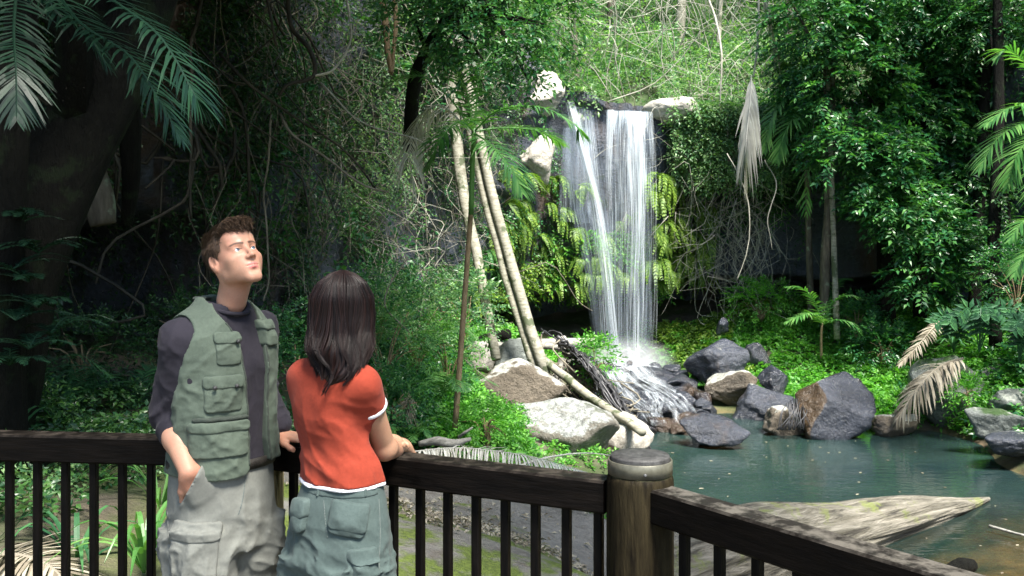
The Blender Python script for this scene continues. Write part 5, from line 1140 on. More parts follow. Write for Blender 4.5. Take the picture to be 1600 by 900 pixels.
# ============================================================ PEOPLE: implicit surfaces -> meshes
class Vol:
    def __init__(s, lo, hi, h):
        s.lo = np.array(lo, float); s.h = h; s.n = np.ceil((np.array(hi)-s.lo)/h).astype(int)+1
        s.F = np.full(s.n, .05, np.float32)
        s.ax = [s.lo[i]+h*np.arange(s.n[i]) for i in range(3)]
    def reg(s, lo, hi):
        a = np.clip(((np.array(lo)-s.lo)/s.h).astype(int)-1, 0, s.n-1); b = np.clip(np.ceil((np.array(hi)-s.lo)/s.h).astype(int)+2, 1, s.n)
        sl = tuple(slice(a[i], b[i]) for i in range(3))
        g = np.stack(np.meshgrid(*[s.ax[i][sl[i]] for i in range(3)], indexing='ij'), -1)
        return sl, g
    def op(s, fn, lo, hi, k=.01, mode='add'):
        lo = np.array(lo, float)-3*k-2*s.h; hi = np.array(hi, float)+3*k+2*s.h
        sl, g = s.reg(lo, hi)
        if g.size == 0: return
        d = fn(g).astype(np.float32); A = s.F[sl]
        if mode == 'add': s.F[sl] = smin(A, d, k)
        elif mode == 'sub': s.F[sl] = -smin(-A, d, k)
        elif mode == 'and': s.F[sl] = -smin(-A, -d, k)
    def cap(s, a, b, r0, r1, k=.01, mode='add', sq=None):
        a = np.array(a, float); b = np.array(b, float); r = max(r0, r1)
        s.op(lambda p: sd_cap(p, a, b, r0, r1, sq), np.minimum(a, b)-r, np.maximum(a, b)+r, k, mode)
    def chain(s, pts, rad, k=.01, mode='add'):
        for i in range(len(pts)-1): s.cap(pts[i], pts[i+1], rad[i], rad[i+1], k, mode)
    def ell(s, c, r, k=.01, mode='add', rot=None):
        c = np.array(c, float); r = np.array(r, float); R_ = np.max(r)
        def f(p):
            q = p-c
            if rot is not None: q = q@rot
            k0 = np.linalg.norm(q/r, axis=-1); k1 = np.linalg.norm(q/r**2, axis=-1); return k0*(k0-1)/np.maximum(k1, 1e-6)
        s.op(f, c-R_, c+R_, k, mode)
    def loft(s, secs, k=.01, mode='add', ex=2.3, cut=True, yaw=0.0):
        """secs: (z, cx, cy, rx, ry) stacked along z; superellipse sections"""
        S = np.array(secs, float); S = S[np.argsort(S[:, 0])]; zz = np.linspace(S[0, 0], S[-1, 0], 200)
        def pch(col): 
            x, y = S[:, 0], S[:, col]; m_ = np.gradient(y, x) if len(x) > 2 else np.gradient(y, x)
            i = np.clip(np.searchsorted(x, zz)-1, 0, len(x)-2); h = x[i+1]-x[i]; t = (zz-x[i])/h
            return (2*t**3-3*t**2+1)*y[i]+(t**3-2*t**2+t)*h*m_[i]+(-2*t**3+3*t**2)*y[i+1]+(t**3-t**2)*h*m_[i+1]
        C = [pch(c_) for c_ in (1, 2, 3, 4)]
        def f(p):
            z = p[..., 2]; cx, cy, rx, ry = [np.interp(z, zz, c_) for c_ in C]
            rx = np.maximum(rx, .004); ry = np.maximum(ry, .004)
            x_ = p[..., 0]-cx; y_ = p[..., 1]-cy
            if yaw: x_, y_ = x_*math.cos(yaw)+y_*math.sin(yaw), -x_*math.sin(yaw)+y_*math.cos(yaw)
            x = np.abs(x_/rx); y = np.abs(y_/ry)
            q = (x**ex+y**ex)**(1/ex); gx_ = np.hypot(x/rx, y/ry)/np.maximum(np.hypot(x, y), 1e-5)
            d = (q-1)/np.maximum(gx_, 1e-3)
            if cut: d = np.maximum(d, np.maximum(S[0, 0]-z, z-S[-1, 0]))
            return d
        m_ = S[:, 3:5].max()*1.15
        s.op(f, [S[:, 1].min()-m_, S[:, 2].min()-m_, S[0, 0]], [S[:, 1].max()+m_, S[:, 2].max()+m_, S[-1, 0]], k, mode)
    def disp(s, fn):                         # move the surface outwards by fn(p), evaluated near it
        idx = np.nonzero(np.abs(s.F) < .04)
        p = np.stack([s.ax[i][idx[i]] for i in range(3)], -1); s.F[idx] -= fn(p).astype(np.float32)
    def sample(s, p):
        q = (np.asarray(p)-s.lo)/s.h; i = np.clip(np.floor(q).astype(int), 0, s.n-2); f = np.clip(q-i, 0, 1); o = 0
        for dx in (0, 1):
            for dy in (0, 1):
                for dz in (0, 1):
                    w_ = (f[..., 0] if dx else 1-f[..., 0])*(f[..., 1] if dy else 1-f[..., 1])*(f[..., 2] if dz else 1-f[..., 2])
                    o = o+w_*s.F[i[..., 0]+dx, i[..., 1]+dy, i[..., 2]+dz]
        return o
    def mesh(s, relax=2):
        F_ = s.F; F_[0], F_[-1] = .05, .05; F_[:, 0], F_[:, -1] = .05, .05; F_[:, :, 0], F_[:, :, -1] = .05, .05
        neg = F_ < 0; n = s.n; c = np.zeros(n-1, int)
        for dx in (0, 1):
            for dy in (0, 1):
                for dz in (0, 1): c += neg[dx:n[0]-1+dx, dy:n[1]-1+dy, dz:n[2]-1+dz]
        cells = np.argwhere((c > 0) & (c < 8)); idm = -np.ones(n-1, np.int64); idm[tuple(cells.T)] = np.arange(len(cells))
        acc = np.zeros((len(cells), 3)); cnt = np.zeros(len(cells)); E = []
        cor = [(0, 0, 0), (1, 0, 0), (0, 1, 0), (1, 1, 0), (0, 0, 1), (1, 0, 1), (0, 1, 1), (1, 1, 1)]
        for a in cor:
            for d in range(3):
                if a[d]: continue
                b = list(a); b[d] = 1
                va = F_[tuple((cells+a).T)]; vb = F_[tuple((cells+b).T)]; m_ = (va < 0) != (vb < 0)
                t = np.where(m_, va/np.where(m_, va-vb, 1), 0); pp = np.array(a)+t[:, None]*(np.array(b)-np.array(a))
                acc += np.where(m_[:, None], pp, 0); cnt += m_
        V_ = (cells+acc/cnt[:, None])*s.h+s.lo; Q = []
        for d in range(3):
            e1, e2 = [(1, 2), (2, 0), (0, 1)][d]
            sa = [slice(None)]*3; sb = [slice(None)]*3; sa[d] = slice(0, -1); sb[d] = slice(1, None)
            A = neg[tuple(sa)]; B = neg[tuple(sb)]; ed = np.argwhere(A != B); fl = A[tuple(ed.T)]
            u = np.zeros(3, int); v = np.zeros(3, int); u[e1] = 1; v[e2] = 1
            q = np.stack([idm[tuple((ed-u-v).T)], idm[tuple((ed-v).T)], idm[tuple(ed.T)], idm[tuple((ed-u).T)]], -1)
            q[~fl] = q[~fl][:, ::-1]; Q.append(q)
        Q = np.concatenate(Q)
        for _ in range(relax):
            sm_ = np.zeros_like(V_); ct = np.zeros(len(V_))
            for i in range(4):
                np.add.at(sm_, Q[:, i], V_[Q[:, (i+1) % 4]]); np.add.at(ct, Q[:, i], 1)
            V_ = V_*.5+.5*sm_/ct[:, None]
        return V_, Q
def smin(a, b, k):
    if k <= 0: return np.minimum(a, b)
    h = np.maximum(k*2-np.abs(a-b), 0)/(k*2); return np.minimum(a, b)-h*h*k*.5
def sd_cap(p, a, b, r0, r1, sq=None):
    ba = b-a; pa = p-a; t = np.clip((pa@ba)/max(ba@ba, 1e-9), 0, 1); q = pa-t[..., None]*ba
    if sq is not None:                       # squeeze along a direction: (dir, factor)
        dr, fc = nrm(sq[0]), sq[1]; q = q+((fc-1)*(q@dr))[..., None]*dr
    return np.linalg.norm(q, axis=-1)-(r0+(r1-r0)*t)
def Rz(a): c, s = math.cos(a), math.sin(a); return np.array([[c, -s, 0], [s, c, 0], [0, 0, 1.]])
def Rx(a): c, s = math.cos(a), math.sin(a); return np.array([[1, 0, 0], [0, c, -s], [0, s, c]])
def Ry(a): c, s = math.cos(a), math.sin(a); return np.array([[c, 0, s], [0, 1, 0], [-s, 0, c]])
def folds(p, d, s=14, seed=0, amp=.004):     # ridged creases running along direction d
    d = nrm(np.array(d, float)); al = p@d; q = p-al[..., None]*d*.78
    w_ = p*1.0; w_ = q*s+fbm(p, 5, 2, seed+5)[..., None]*1.1
    n = noise(w_, 1.0, seed); m_ = noise(w_*2.1, 1., seed+1)
    r_ = (1-np.abs(n)*1.35).clip(0, 1); r2 = (1-np.abs(m_)*1.35).clip(0, 1); return amp*1.15*(r_**3*1.3+r2**3*.55-.55)

# ---- cloth and skin materials
def cloth(name, col, col2=None, weave=500, rough=.88, sc_=9, wear=.25, bs=.35, sheen=.04):
    m, nt, b = mat(name); v = coords(nt)
    col2 = col2 or tuple(c_*.72 for c_ in col)
    c = mix(nt, ramp(nt, nz(nt, v, sc_, 6, .65), [(.35, 0.), (.68, 1.)]), col2, col)
    c = mix(nt, ramp(nt, nz(nt, v, weave*.25, 3, .6), [(.3, 0.), (.7, wear)]), c, tuple(x*1.45 for x in col))
    nt.links.new(c, b.inputs['Base Color']); b.inputs['Roughness'].default_value = rough; b.inputs['Sheen Weight'].default_value = sheen
    b.inputs['Specular IOR Level'].default_value = .2
    bump(nt, b, mth(nt, 'ADD', nz(nt, v, 38, 5, .6), mth(nt, 'MULTIPLY', nz(nt, v, weave, 2, .5), .3)), bs, .004)
    return m
M['vest'] = cloth('olive_canvas', (.088, .112, .085), (.060, .078, .060), rough=.8)
M['vest_trim'] = cloth('dark_olive_binding', (.045, .055, .045))
M['shirt'] = cloth('charcoal_jersey', (.026, .023, .031), (.014, .013, .018), bs=.15, sc_=5)
M['khaki'] = cloth('pale_khaki_cotton', (.18, .185, .165), (.13, .135, .12), bs=.3)
M['khaki_dark'] = cloth('khaki_seam', (.13, .15, .14))
M['tee'] = cloth('coral_red_jersey', (.265, .040, .021), (.195, .028, .014), bs=.12, sc_=4)
M['white_trim'] = cloth('white_trim', (.72, .72, .76), bs=.1)
M['teal'] = cloth('grey_teal_cotton', (.072, .098, .092), (.046, .066, .062), bs=.35)
M['belt'] = simple('dark_belt', (.012, .010, .009), (.03, .027, .022), 30, rough=.5)
M['button'] = simple('dark_snap', (.03, .03, .03), (.07, .07, .07), 60, rough=.35)
M['shoe'] = simple('brown_leather', (.05, .032, .02), (.09, .06, .04), 20, rough=.6)
def skin_mat(name, base, sss=.12):
    m, nt, b = mat(name); v = coords(nt)
    at = nt.nodes.new('ShaderNodeAttribute'); at.attribute_name = 'lips'
    ab = nt.nodes.new('ShaderNodeAttribute'); ab.attribute_name = 'brow'
    c = mix(nt, nz(nt, v, 28, 4), tuple(x*.90 for x in base), tuple(min(1, x*1.08) for x in base))
    c = mix(nt, ramp(nt, nz(nt, v, 9, 3), [(.45, 0.), (.7, .5)]), c, (base[0]*1.0, base[1]*.72, base[2]*.68)); c = mix(nt, ramp(nt, nz(nt, v, 220, 3, .7), [(.45, 0.), (.75, .35)]), c, tuple(x*.6 for x in base))
    c = mix(nt, at.outputs['Fac'], c, (.52, .17, .15)); c = mix(nt, ab.outputs['Fac'], c, (.035, .022, .015))
    nt.links.new(c, b.inputs['Base Color']); nt.links.new(ramp(nt, nz(nt, v, 60, 4), [(.3, .38), (.7, .58)]), b.inputs['Roughness']); b.inputs['Specular IOR Level'].default_value = .28
    b.inputs['Subsurface Weight'].default_value = sss; b.inputs['Subsurface Radius'].default_value = (1, .35, .2); b.inputs['Subsurface Scale'].default_value = .012
    bump(nt, b, nz(nt, v, 160, 3), .12, .002)
    return m
M['skin'] = skin_mat('skin_light', (.43, .235, .16))
M['skin2'] = skin_mat('skin_tan', (.41, .235, .15))
def hair_mat(name, a, b_, rough=.32):
    m, nt, b = mat(name); g = nt.nodes.new('ShaderNodeNewGeometry')
    nt.links.new(ramp(nt, g.outputs['Random Per Island'], [(0., a), (1., b_)]), b.inputs['Base Color'])
    b.inputs['Roughness'].default_value = rough; b.inputs['Specular IOR Level'].default_value = .25; return m
M['hair_brown'] = hair_mat('brown_hair', (.020, .012, .007), (.11, .068, .042), .5)
M['hair_black'] = hair_mat('dark_auburn_hair', (.0025, .0018, .002), (.018, .008, .007), .48)
m, nt, b = mat('eye_white'); b.inputs['Base Color'].default_value = (.75, .75, .74, 1); b.inputs['Roughness'].default_value = .1; M['eye'] = m
m, nt, b = mat('iris'); b.inputs['Base Color'].default_value = (.07, .10, .13, 1); b.inputs['Roughness'].default_value = .1; M['iris'] = m
m, nt, b = mat('pupil'); b.inputs['Base Color'].default_value = (.004, .004, .004, 1); b.inputs['Roughness'].default_value = .05; M['pupil'] = m

def hand(V, wrist, dirn, palm_n, thumb_side, curl, size=1.0, spread=.1, k=.0035):
    """wrist point, finger direction, palm normal (palm faces it), thumb side vector; curl per finger in radians"""
    d = nrm(np.array(dirn, float)); n = np.array(palm_n, float); n = nrm(n-d*(n@d)); t = nrm(np.cross(n, d)); 
    if t@np.array(thumb_side, float) < 0: t = -t
    w_ = np.array(wrist, float); S = size
    # palm: flattened block made of metacarpal capsules
    kn = []
    for i, (o, L) in enumerate([(.030, .088), (.010, .092), (-.011, .088), (-.030, .080)]):
        a = w_+d*.012*S+t*o*.55*S; b = w_+d*L*S+t*o*S+n*(-.002)*S; kn.append(b); V.cap(a, b, .0150*S, .0115*S, .008, sq=(n, 1.12))
    for i, (Lf, r) in enumerate([(.070, .0088), (.078, .0090), (.072, .0085), (.056, .0075)]):
        c1 = curl[i] if not np.isscalar(curl) else curl
        sp = t*spread*(1.4-i)*.55; p = kn[i]; ang = 0; rr = r*S
        for j, (fr, q) in enumerate([(.46, .8), (.31, 1.0), (.23, .8)]):
            ang += c1*q; dd_ = nrm((d+sp)*math.cos(ang)+n*math.sin(ang)); e = p+dd_*Lf*fr*S
            V.cap(p, e, rr, rr*.93, .0022 if j == 0 else .0018); p = e; rr *= .93
    a = w_+d*.018*S+t*.020*S+n*.006*S; b = w_+d*.048*S+t*.043*S+n*.014*S; c_ = b+nrm(d*.9+t*.35+n*.25)*.034*S; e = c_+nrm(d*1.0+t*.05+n*.3)*.027*S
    V.cap(a, b, .0155*S, .0120*S, .006); V.cap(b, c_, .0108*S, .0096*S, .0035); V.cap(c_, e, .0094*S, .0080*S, .002)
def put_mesh(parts, name, m, parent, org, smooth=True, attrs=None):
    mb = MB()
    for v, q in parts: mb.add(v, q)
    return mb.build(name, m, parent=parent, smooth=smooth, attr=attrs)

def build_head(Tm, c0, male=True, h=.0023):
    """head in its own frame (front -y); returns body mesh piece, hair pieces, eyes. Tm 3x3 to person frame"""
    V = Vol([-.105, -.15, -.20], [.105, .13, .15], h); f = 1.0 if male else .95
    V.ell([0, .018, .036], [.076, .097, .088], .01)                       # cranium
    V.ell([0, -.030, -.018], [.064, .066, .088], .012)                    # face
    V.ell([0, -.062, .052], [.056, .030, .040], .014)                     # forehead
    for s in (-1, 1):
        V.cap([s*.056, .004, -.030], [s*.049, -.004, -.066], .013, .012, .012)   # ramus
        V.cap([s*.047, -.008, -.072], [s*.014, -.076, -.105], .013, .012, .012)  # jaw line
        V.ell([s*.041, -.060, -.026], [.021, .020, .015], .010)                  # cheekbone
        V.cap([s*.012, -.086, .021], [s*.044, -.068, .022], .0085, .008, .007)   # brow ridge
    for s in (-1, 1): V.ell([s*.047, -.034, -.046], [.014, .030, .030], .014)
    V.cap([-.010, -.080, -.107], [.010, -.080, -.107], .0125, .0125, .010)  # chin
    V.ell([0, -.068, -.070], [.036, .030, .034], .012)                    # muzzle
    for s in (-1, 1):
        V.ell([s*.031, -.096, .000], [.017, .013, .0115], .006, 'sub')           # socket
        V.ell([s*.031, -.0715, .000], [.0155, .0152, .0140], .003)               # lids over the eyeball
        V.ell([s*.031, -.0885, -.0003], [.0148, .0078, .0043], .0012, 'sub')       # lid opening
    V.cap([0, -.088, .012], [0, -.111, -.030], .0065, .0085, .006)        # nose
    V.ell([0, -.112, -.034], [.0105, .0095, .0085], .004)
    for s in (-1, 1):
        V.ell([s*.0125, -.100, -.037], [.0068, .0095, .0070], .004)
        V.ell([s*.0060, -.108, -.0435], [.0035, .0050, .0040], .0015, 'sub')
    for s in (-1, 1):                                                    # lips
        V.cap([0, -.0995, -.0620], [s*.025, -.0850, -.0645], .0046, .0026, .003)
        V.cap([0, -.0970, -.0745], [s*.023, -.0855, -.0680], .0056, .0030, .003)
        V.cap([0, -.1050, -.0680], [s*.027, -.0885, -.0655], .0016, .0011, .0012, 'sub')
    V.ell([0, -.100, -.087], [.016, .007, .005], .006, 'sub')
    for s in (-1, 1):                                                    # ears
        rot = Rz(s*-.35)@Rx(-.18)
        V.ell([s*.078, .016, -.004], [.0070, .0185, .0315], .003, rot=rot)
        V.ell([s*.084, .012, .000], [.0060, .0105, .0200], .002, 'sub', rot=rot)
        V.ell([s*.079, .012, -.026], [.006, .009, .010], .003)
    # neck, tapering down to between the shoulders
    nb = np.linalg.inv(Tm)@c0['neck']; V.cap([0, .022, -.055], nb*np.array([1, 1, 1]), .054*f, .053*f, .016)
    for s in (-1, 1): V.cap([s*.060, .022, -.040], nb+np.array([s*.012, -.036, 0]), .010, .012, .012)
    v, q = V.mesh(2)
    g = lambda c, r: np.clip(1.6-1.6*np.linalg.norm((v-np.array(c))/np.array(r), axis=1), 0, 1)
    lips = np.zeros(len(v))
    for s in (-1, 0, 1):
        lips = np.maximum(lips, g([s*.011, -.100, -.0625], [.014, .02, .0068])); lips = np.maximum(lips, g([s*.010, -.098, -.0745], [.013, .02, .0075]))
    brow = np.zeros(len(v))
    for s in (-1, 1):
        for t in np.linspace(0, 1, 9):
            x = s*(.013+.036*t); z = .0195+.0055*math.sin(t*2.3)-.003*t; brow = np.maximum(brow, .9*g([x, -.09+.018*t, z], [.0075, .03, .0068-.0025*t]))
    for s in (-1, 1):
        for t in np.linspace(-1, 1, 9): brow = np.maximum(brow, .75*g([s*.031+t*.0135, -.087, .0050-.0030*t*t], [.0036, .012, .0022]))
    lips[v[:, 1] > -.07] = 0; brow[v[:, 1] > -.05] = 0
    eyes = []
    for s in (-1, 1):
        c = np.array([s*.031, -.0735, 0]); gz = nrm(np.array([.10, -1, .27]))
        for r, mm, e in ((.0128, 'eye', 0), (.0072, 'iris', .0072), (.0036, 'pupil', .0104)):
            vv = ICO4_V*r; cc_ = c+gz*e
            if e:
                a = ICO4_V@gz; vv = (ICO4_V-a[:, None]*gz)*r*1.0+(a*.0018)[:, None]*gz; cc_ = c+gz*(.0117 if mm == 'iris' else .0126)
            eyes.append((vv+cc_, mm))
    return V, v, q, lips, brow, eyes

def strands(mb, roots, paths, width, mi=0):
    """paths (N,K,3): thin 3-sided hairs tapering"""
    N, K = paths.shape[:2]; t = nrm(np.gradient(paths, axis=1)); a = nrm(np.cross(t, np.array([.3, .5, .8]))); b = np.cross(t, a)
    wd = width*np.linspace(1, .25, K)[None, :, None]*(np.ones(N) if np.isscalar(width) else 1)[..., None, None] if np.isscalar(width) else (width[:, None]*np.linspace(1, .25, K)[None])[..., None]
    ring = [paths+wd*(math.cos(x)*a+math.sin(x)*b) for x in (0, 2.094, 4.189)]
    v = np.stack(ring, 2).reshape(-1, 3); o = (np.arange(N)[:, None]*K+np.arange(K-1)[None]).ravel()*3
    f = np.concatenate([np.stack([o+i, o+(i+1) % 3, o+(i+1) % 3+3, o+i+3], -1) for i in range(3)])
    mb.add(v, f, mi)
HAVE_PEOPLE = True
class Person:
    def __init__(s, X, Y, yaw, label):
        s.O = np.array([X, Y, 0.]); s.yaw = R(yaw); s.Ri = Rz(-s.yaw)
        s.root = empty('person', s.O, label, 'person'); s.root.rotation_euler = (0, 0, s.yaw)
        s.cam = s.Ri@(np.array([0, 0, HC])-s.O)
    def L(s, x, y, D): return s.Ri@(P(x, y, D)-s.O)
    def off(s, dx, dy=0.): return (s.Ri@np.array([dx, dy, 0]))[:2]
    def ray(s, V, x, y, d0=2.0, d1=3.6):
        ds = np.arange(d0, d1, .002); pts = np.array([s.L(x, y, D) for D in ds])
        ok = np.all((pts > V.lo+V.h) & (pts < V.lo+V.h*(V.n-2)), axis=1); f = np.where(ok, V.sample(pts), 1)
        i = np.argmax(f < 0); return pts[i] if f[i] < 0 else None
    def pocket(s, V, x, y, w, h, t, name, m, flap=0, tilt=0, puff=.0025, parent=None, zoff=0, wide=None, hh=.0028):
        """pouch that follows the surface of garment V around the point seen at pixel (x, y)"""
        p0 = s.ray(V, x, y)
        if p0 is None: print('pocket misses', x, y); return
        e = .012; g = np.array([V.sample(p0+np.eye(3)[i]*e)-V.sample(p0-np.eye(3)[i]*e) for i in range(3)]); g[2] *= .3; g = nrm(g)
        tx = nrm(np.cross([0, 0, 1.], g)); tz = np.array([0, 0, 1.]); tx, tz = tx*math.cos(tilt)+tz*math.sin(tilt), tz*math.cos(tilt)-tx*math.sin(tilt)
        r = max(w, h)*.5+.04; out = []
        for (cz, hz, tt, tag_) in ([(0, h/2, t, 'b')]+([(h/2-flap/2+.003, flap/2, t+.0045, 'f')] if flap else [])):
            Q = Vol(p0-r, p0+r, hh); G = np.stack(np.meshgrid(*Q.ax, indexing='ij'), -1); q = G-p0
            u = q@tx; v = q@tz-cz; ww = (w/2+(.004 if tag_ == 'f' else 0))
            rect = np.maximum(np.abs(u)-ww, np.abs(v)-hz)+.0; corner = np.hypot(np.maximum(np.abs(u)-ww+.012, 0), np.maximum(np.abs(v)-hz+.012, 0))-.012; rect = np.maximum(rect, corner)
            sv = V.sample(G); bulge = puff*np.clip(1-(u/ww)**2, 0, 1)*np.clip(1-(v/hz)**2, 0, 1)
            front = (q@g > -.05)
            d = -smin(-(sv-tt-bulge), -rect, .0015); d = np.maximum(d, -(sv+.004)); d = np.where(front, d, .05)
            d = d-.0022*fbm(G, 38, 3, int(x))
            Q.F = d.astype(np.float32); out.append(Q.mesh(1))
        o = put_mesh(out[:1], name, m, parent or s.root, s.O)
        if len(out) > 1: put_mesh(out[1:], 'flap', m, o, s.O)
        return o, p0, g, tx, tz

# ------------------------------------------------------------------ the man
mp_ = Person(-.872, 2.88, 50, 'tall man in olive fishing vest over dark shirt gazing up, hand in pocket')
sh = np.array([[-.128, .005, 1.452], [.138, .005, 1.460]])
Er = mp_.L(262, 645, 2.83); Wr = mp_.L(296, 728, 2.735); Hr = mp_.L(312, 762, 2.70)
El = mp_.L(408, 600, 3.09); Wl = mp_.L(437, 683, 3.035)
neck = mp_.L(362, 470, 2.86); hc = mp_.L(367, 404, 2.84)
Tm = Rz(R(-3))@Ry(R(-6))@Rx(R(-25)); HS = .825
# --- shirt
S = Vol([-.34, -.26, .98], [.34, .28, 1.60], .0042)
S.loft([(1.02, .0, -.005, .150, .115), (1.10, 0, -.005, .146, .110), (1.25, 0, 0, .158, .115), (1.38, 0, .005, .168, .118), (1.46, 0, .01, .150, .10), (1.515, 0, .0, .095, .075), (1.555, neck[0]*.7, -.014, .060, .058)], .012)
for s_, e_, w_, t1 in ((sh[0], Er, Wr, .30), (sh[1], El, Wl, .72)):
    S.cap([s_[0]*.45, .0, 1.492], s_, .046, .050, .02)
    S.cap(s_, e_, .053, .048, .020); S.cap(e_, e_+(w_-e_)*t1, .048, .047, .010)
    S.chain([e_+(w_-e_)*(t1-.02), e_+(w_-e_)*(t1+.05)], [.050, .050], .004)
def pants_zone(p): return 0
S.disp(lambda p: folds(p, [.2, .1, 1], 15, 3, .0035)+folds(p, [1, .3, .25], 20, 5, .0045)*np.clip((np.abs(p[..., 0])-.14)*12, 0, 1))
for s_, e_, w_, t1 in ((sh[0], Er, Wr, .30),):         # stacked creases of the pushed up sleeve
    ax_ = nrm(w_-e_)
    S.disp(lambda p: .004*np.sin(((p-e_)@ax_)*150+noise(p, 25, 3)*1.2)*np.clip(1-np.abs((p-e_-(w_-e_)*.12)@ax_)/.07, 0, 1)*(np.linalg.norm(np.cross(p-e_, ax_), axis=-1) < .09))
S.cap(neck*[1, 1, 0]+[0, .0, 1.560], neck*[1, 1, 0]+[.0, -.006, 1.64], .046, .064, .004, 'sub')
o_shirt = put_mesh([S.mesh(1)], 'shirt', M['shirt'], mp_.root, mp_.O)
# collar ring
mb = MB(); an = np.linspace(0, 2*np.pi, 33)
nc = np.array([neck[0]*.75, neck[1]*.6-.006, 1.541]); ring = np.stack([nc[0]+.060*np.cos(an), nc[1]+.058*np.sin(an), nc[2]-.018*np.clip(-np.sin(an), 0, 1)+.008*np.clip(np.sin(an), 0, 1)], -1); tube_add(mb, ring, .0065, 8)
mb.build('collar', M['shirt'], parent=o_shirt)
# --- trousers
Tq = Vol([-.30, -.30, .02], [.32, .26, 1.12], .0055)
lr, ll_ = np.array([-.094, -.035]), np.array([.100, .0])
Tq.loft([(.84, 0, -.01, .160, .122), (.93, 0, -.006, .164, .126), (1.02, 0, -.004, .160, .122), (1.085, 0, -.003, .156, .117)], .012, ex=2.2)
for c_, s_ in ((lr, -1), (ll_, 1)):
    Tq.loft([(.06, c_[0]*1.0, c_[1]+.03, .082, .088), (.30, c_[0], c_[1]+.02, .085, .090), (.52, c_[0], c_[1]-.005, .084, .090), (.70, c_[0]*.98, c_[1], .090, .100), (.84, s_*.086, -.012, .092, .116), (.90, s_*.085, -.005, .095, .118)], .012)
Tq.disp(lambda p: folds(p, [.15*np.sign(1), .2, 1], 11, 21, .0065)*np.clip((1.07-p[..., 2])*9, .1, 1)+folds(p, [1, .5, -.35], 15, 23, .0055)*np.clip((1.03-p[..., 2])*6, 0, 1))
ps = mp_.ray(Tq, 300, 745); pk = mp_.ray(Tq, 332, 792); vw = nrm(mp_.cam-ps)
Wr = ps+vw*.030+nrm(ps-pk)*.018; Hr = ps+nrm(pk-ps)*.10-vw*.02
# --- body: head and neck, forearms, hands, hidden trunk
Vh, hv, hq, lips, brow, eyes = build_head(Tm*1.0, dict(neck=(neck-hc)/HS), True)
hv2 = (hv*HS)@Tm.T+hc
pieces = [(hv2, hq)]
A = Vol(np.minimum.reduce([Er, Wr, Hr])-.11, np.maximum.reduce([Er, Wr, Hr])+.12, .003)
A.cap(Er, Wr*.45+Er*.55, .034, .037, .01); A.cap(Wr*.45+Er*.55, Wr, .037, .026, .01)
fd = nrm(nrm(pk-ps)-vw*.42); sidev = nrm(np.cross(fd, nrm(mp_.cam-Wr)))
hand(A, Wr, fd, -nrm(mp_.cam-Wr), sidev, [.25, .25, .3, .3], 1.0, .08)
_a, _b = mp_.ray(Tq, 328, 716), mp_.ray(Tq, 296, 778); _n = nrm(np.cross(_b-_a, vw)); _n = _n if _n@(mp_.L(270, 700, 2.75)-_a) > 0 else -_n
def over_fingers(p):
    inb = np.all((p > A.lo+.004) & (p < A.lo+A.h*(A.n-2)), -1); d_ = np.where(inb, A.sample(np.clip(p, A.lo+.004, A.lo+A.h*(A.n-2))), .05)
    return np.maximum(d_-.0075, (p-_a)@_n-.013)
Tq.op(over_fingers, A.lo, A.lo+A.h*A.n, .006)
pieces.append(A.mesh(1))
B_ = Vol(np.minimum(El, Wl)-.10, np.maximum(El, Wl)+.16, .003)
wl2 = Wl.copy(); wl2[2] = max(wl2[2], 1.122)
B_.cap(El, wl2, .040, .026, .01)
hd = mp_.Ri@nrm(np.array([.93, -.34, -.05])); hand(B_, wl2, hd, [0, 0, -1], mp_.Ri@np.array([-.35, -.9, 0]), [.10, .12, .16, .22], .92, .16)
pieces.append(B_.mesh(1))
T_ = Vol([-.30, -.2, .02], [.30, .22, 1.52], .009)
T_.loft([(.90, 0, 0, .15, .10), (1.05, 0, 0, .135, .095), (1.3, 0, 0, .15, .10), (1.42, 0, .005, .14, .09), (1.50, 0, 0, .05, .05)], .02)
for sx_ in (-1, 1):
    T_.cap([sx_*.085, 0, .9], [sx_*.10, -.01, .50], .07, .05, .02); T_.cap([sx_*.10, -.02, .50], [sx_*.11, .02, .1], .055, .038, .01); T_.cap([sx_*.11, .03, .05], [sx_*.115, -.12, .045], .035, .03, .01)
pieces.append(T_.mesh(1)); T_.cap(sh[0], Er, .04, .035, .02)
nall = sum(len(p[0]) for p in pieces); lp = np.zeros(nall); bw = np.zeros(nall); lp[:len(lips)] = lips; bw[:len(brow)] = brow
o_body = put_mesh(pieces, 'body', M['skin'], mp_.root, mp_.O, attrs={'lips': lp, 'brow': bw})
def add_eyes(eyes, Tm, hs, hc, parent):
    for side in (0, 1):
        e3 = eyes[side*3:side*3+3]; mb = MB()
        for j, (v, mm) in enumerate(e3): mb.add((v*hs)@Tm.T+hc, ICO4_F, j)
        mb.build('eye', [M['eye'], M['iris'], M['pupil']], parent=parent)
add_eyes(eyes, Tm, HS, hc, o_body)
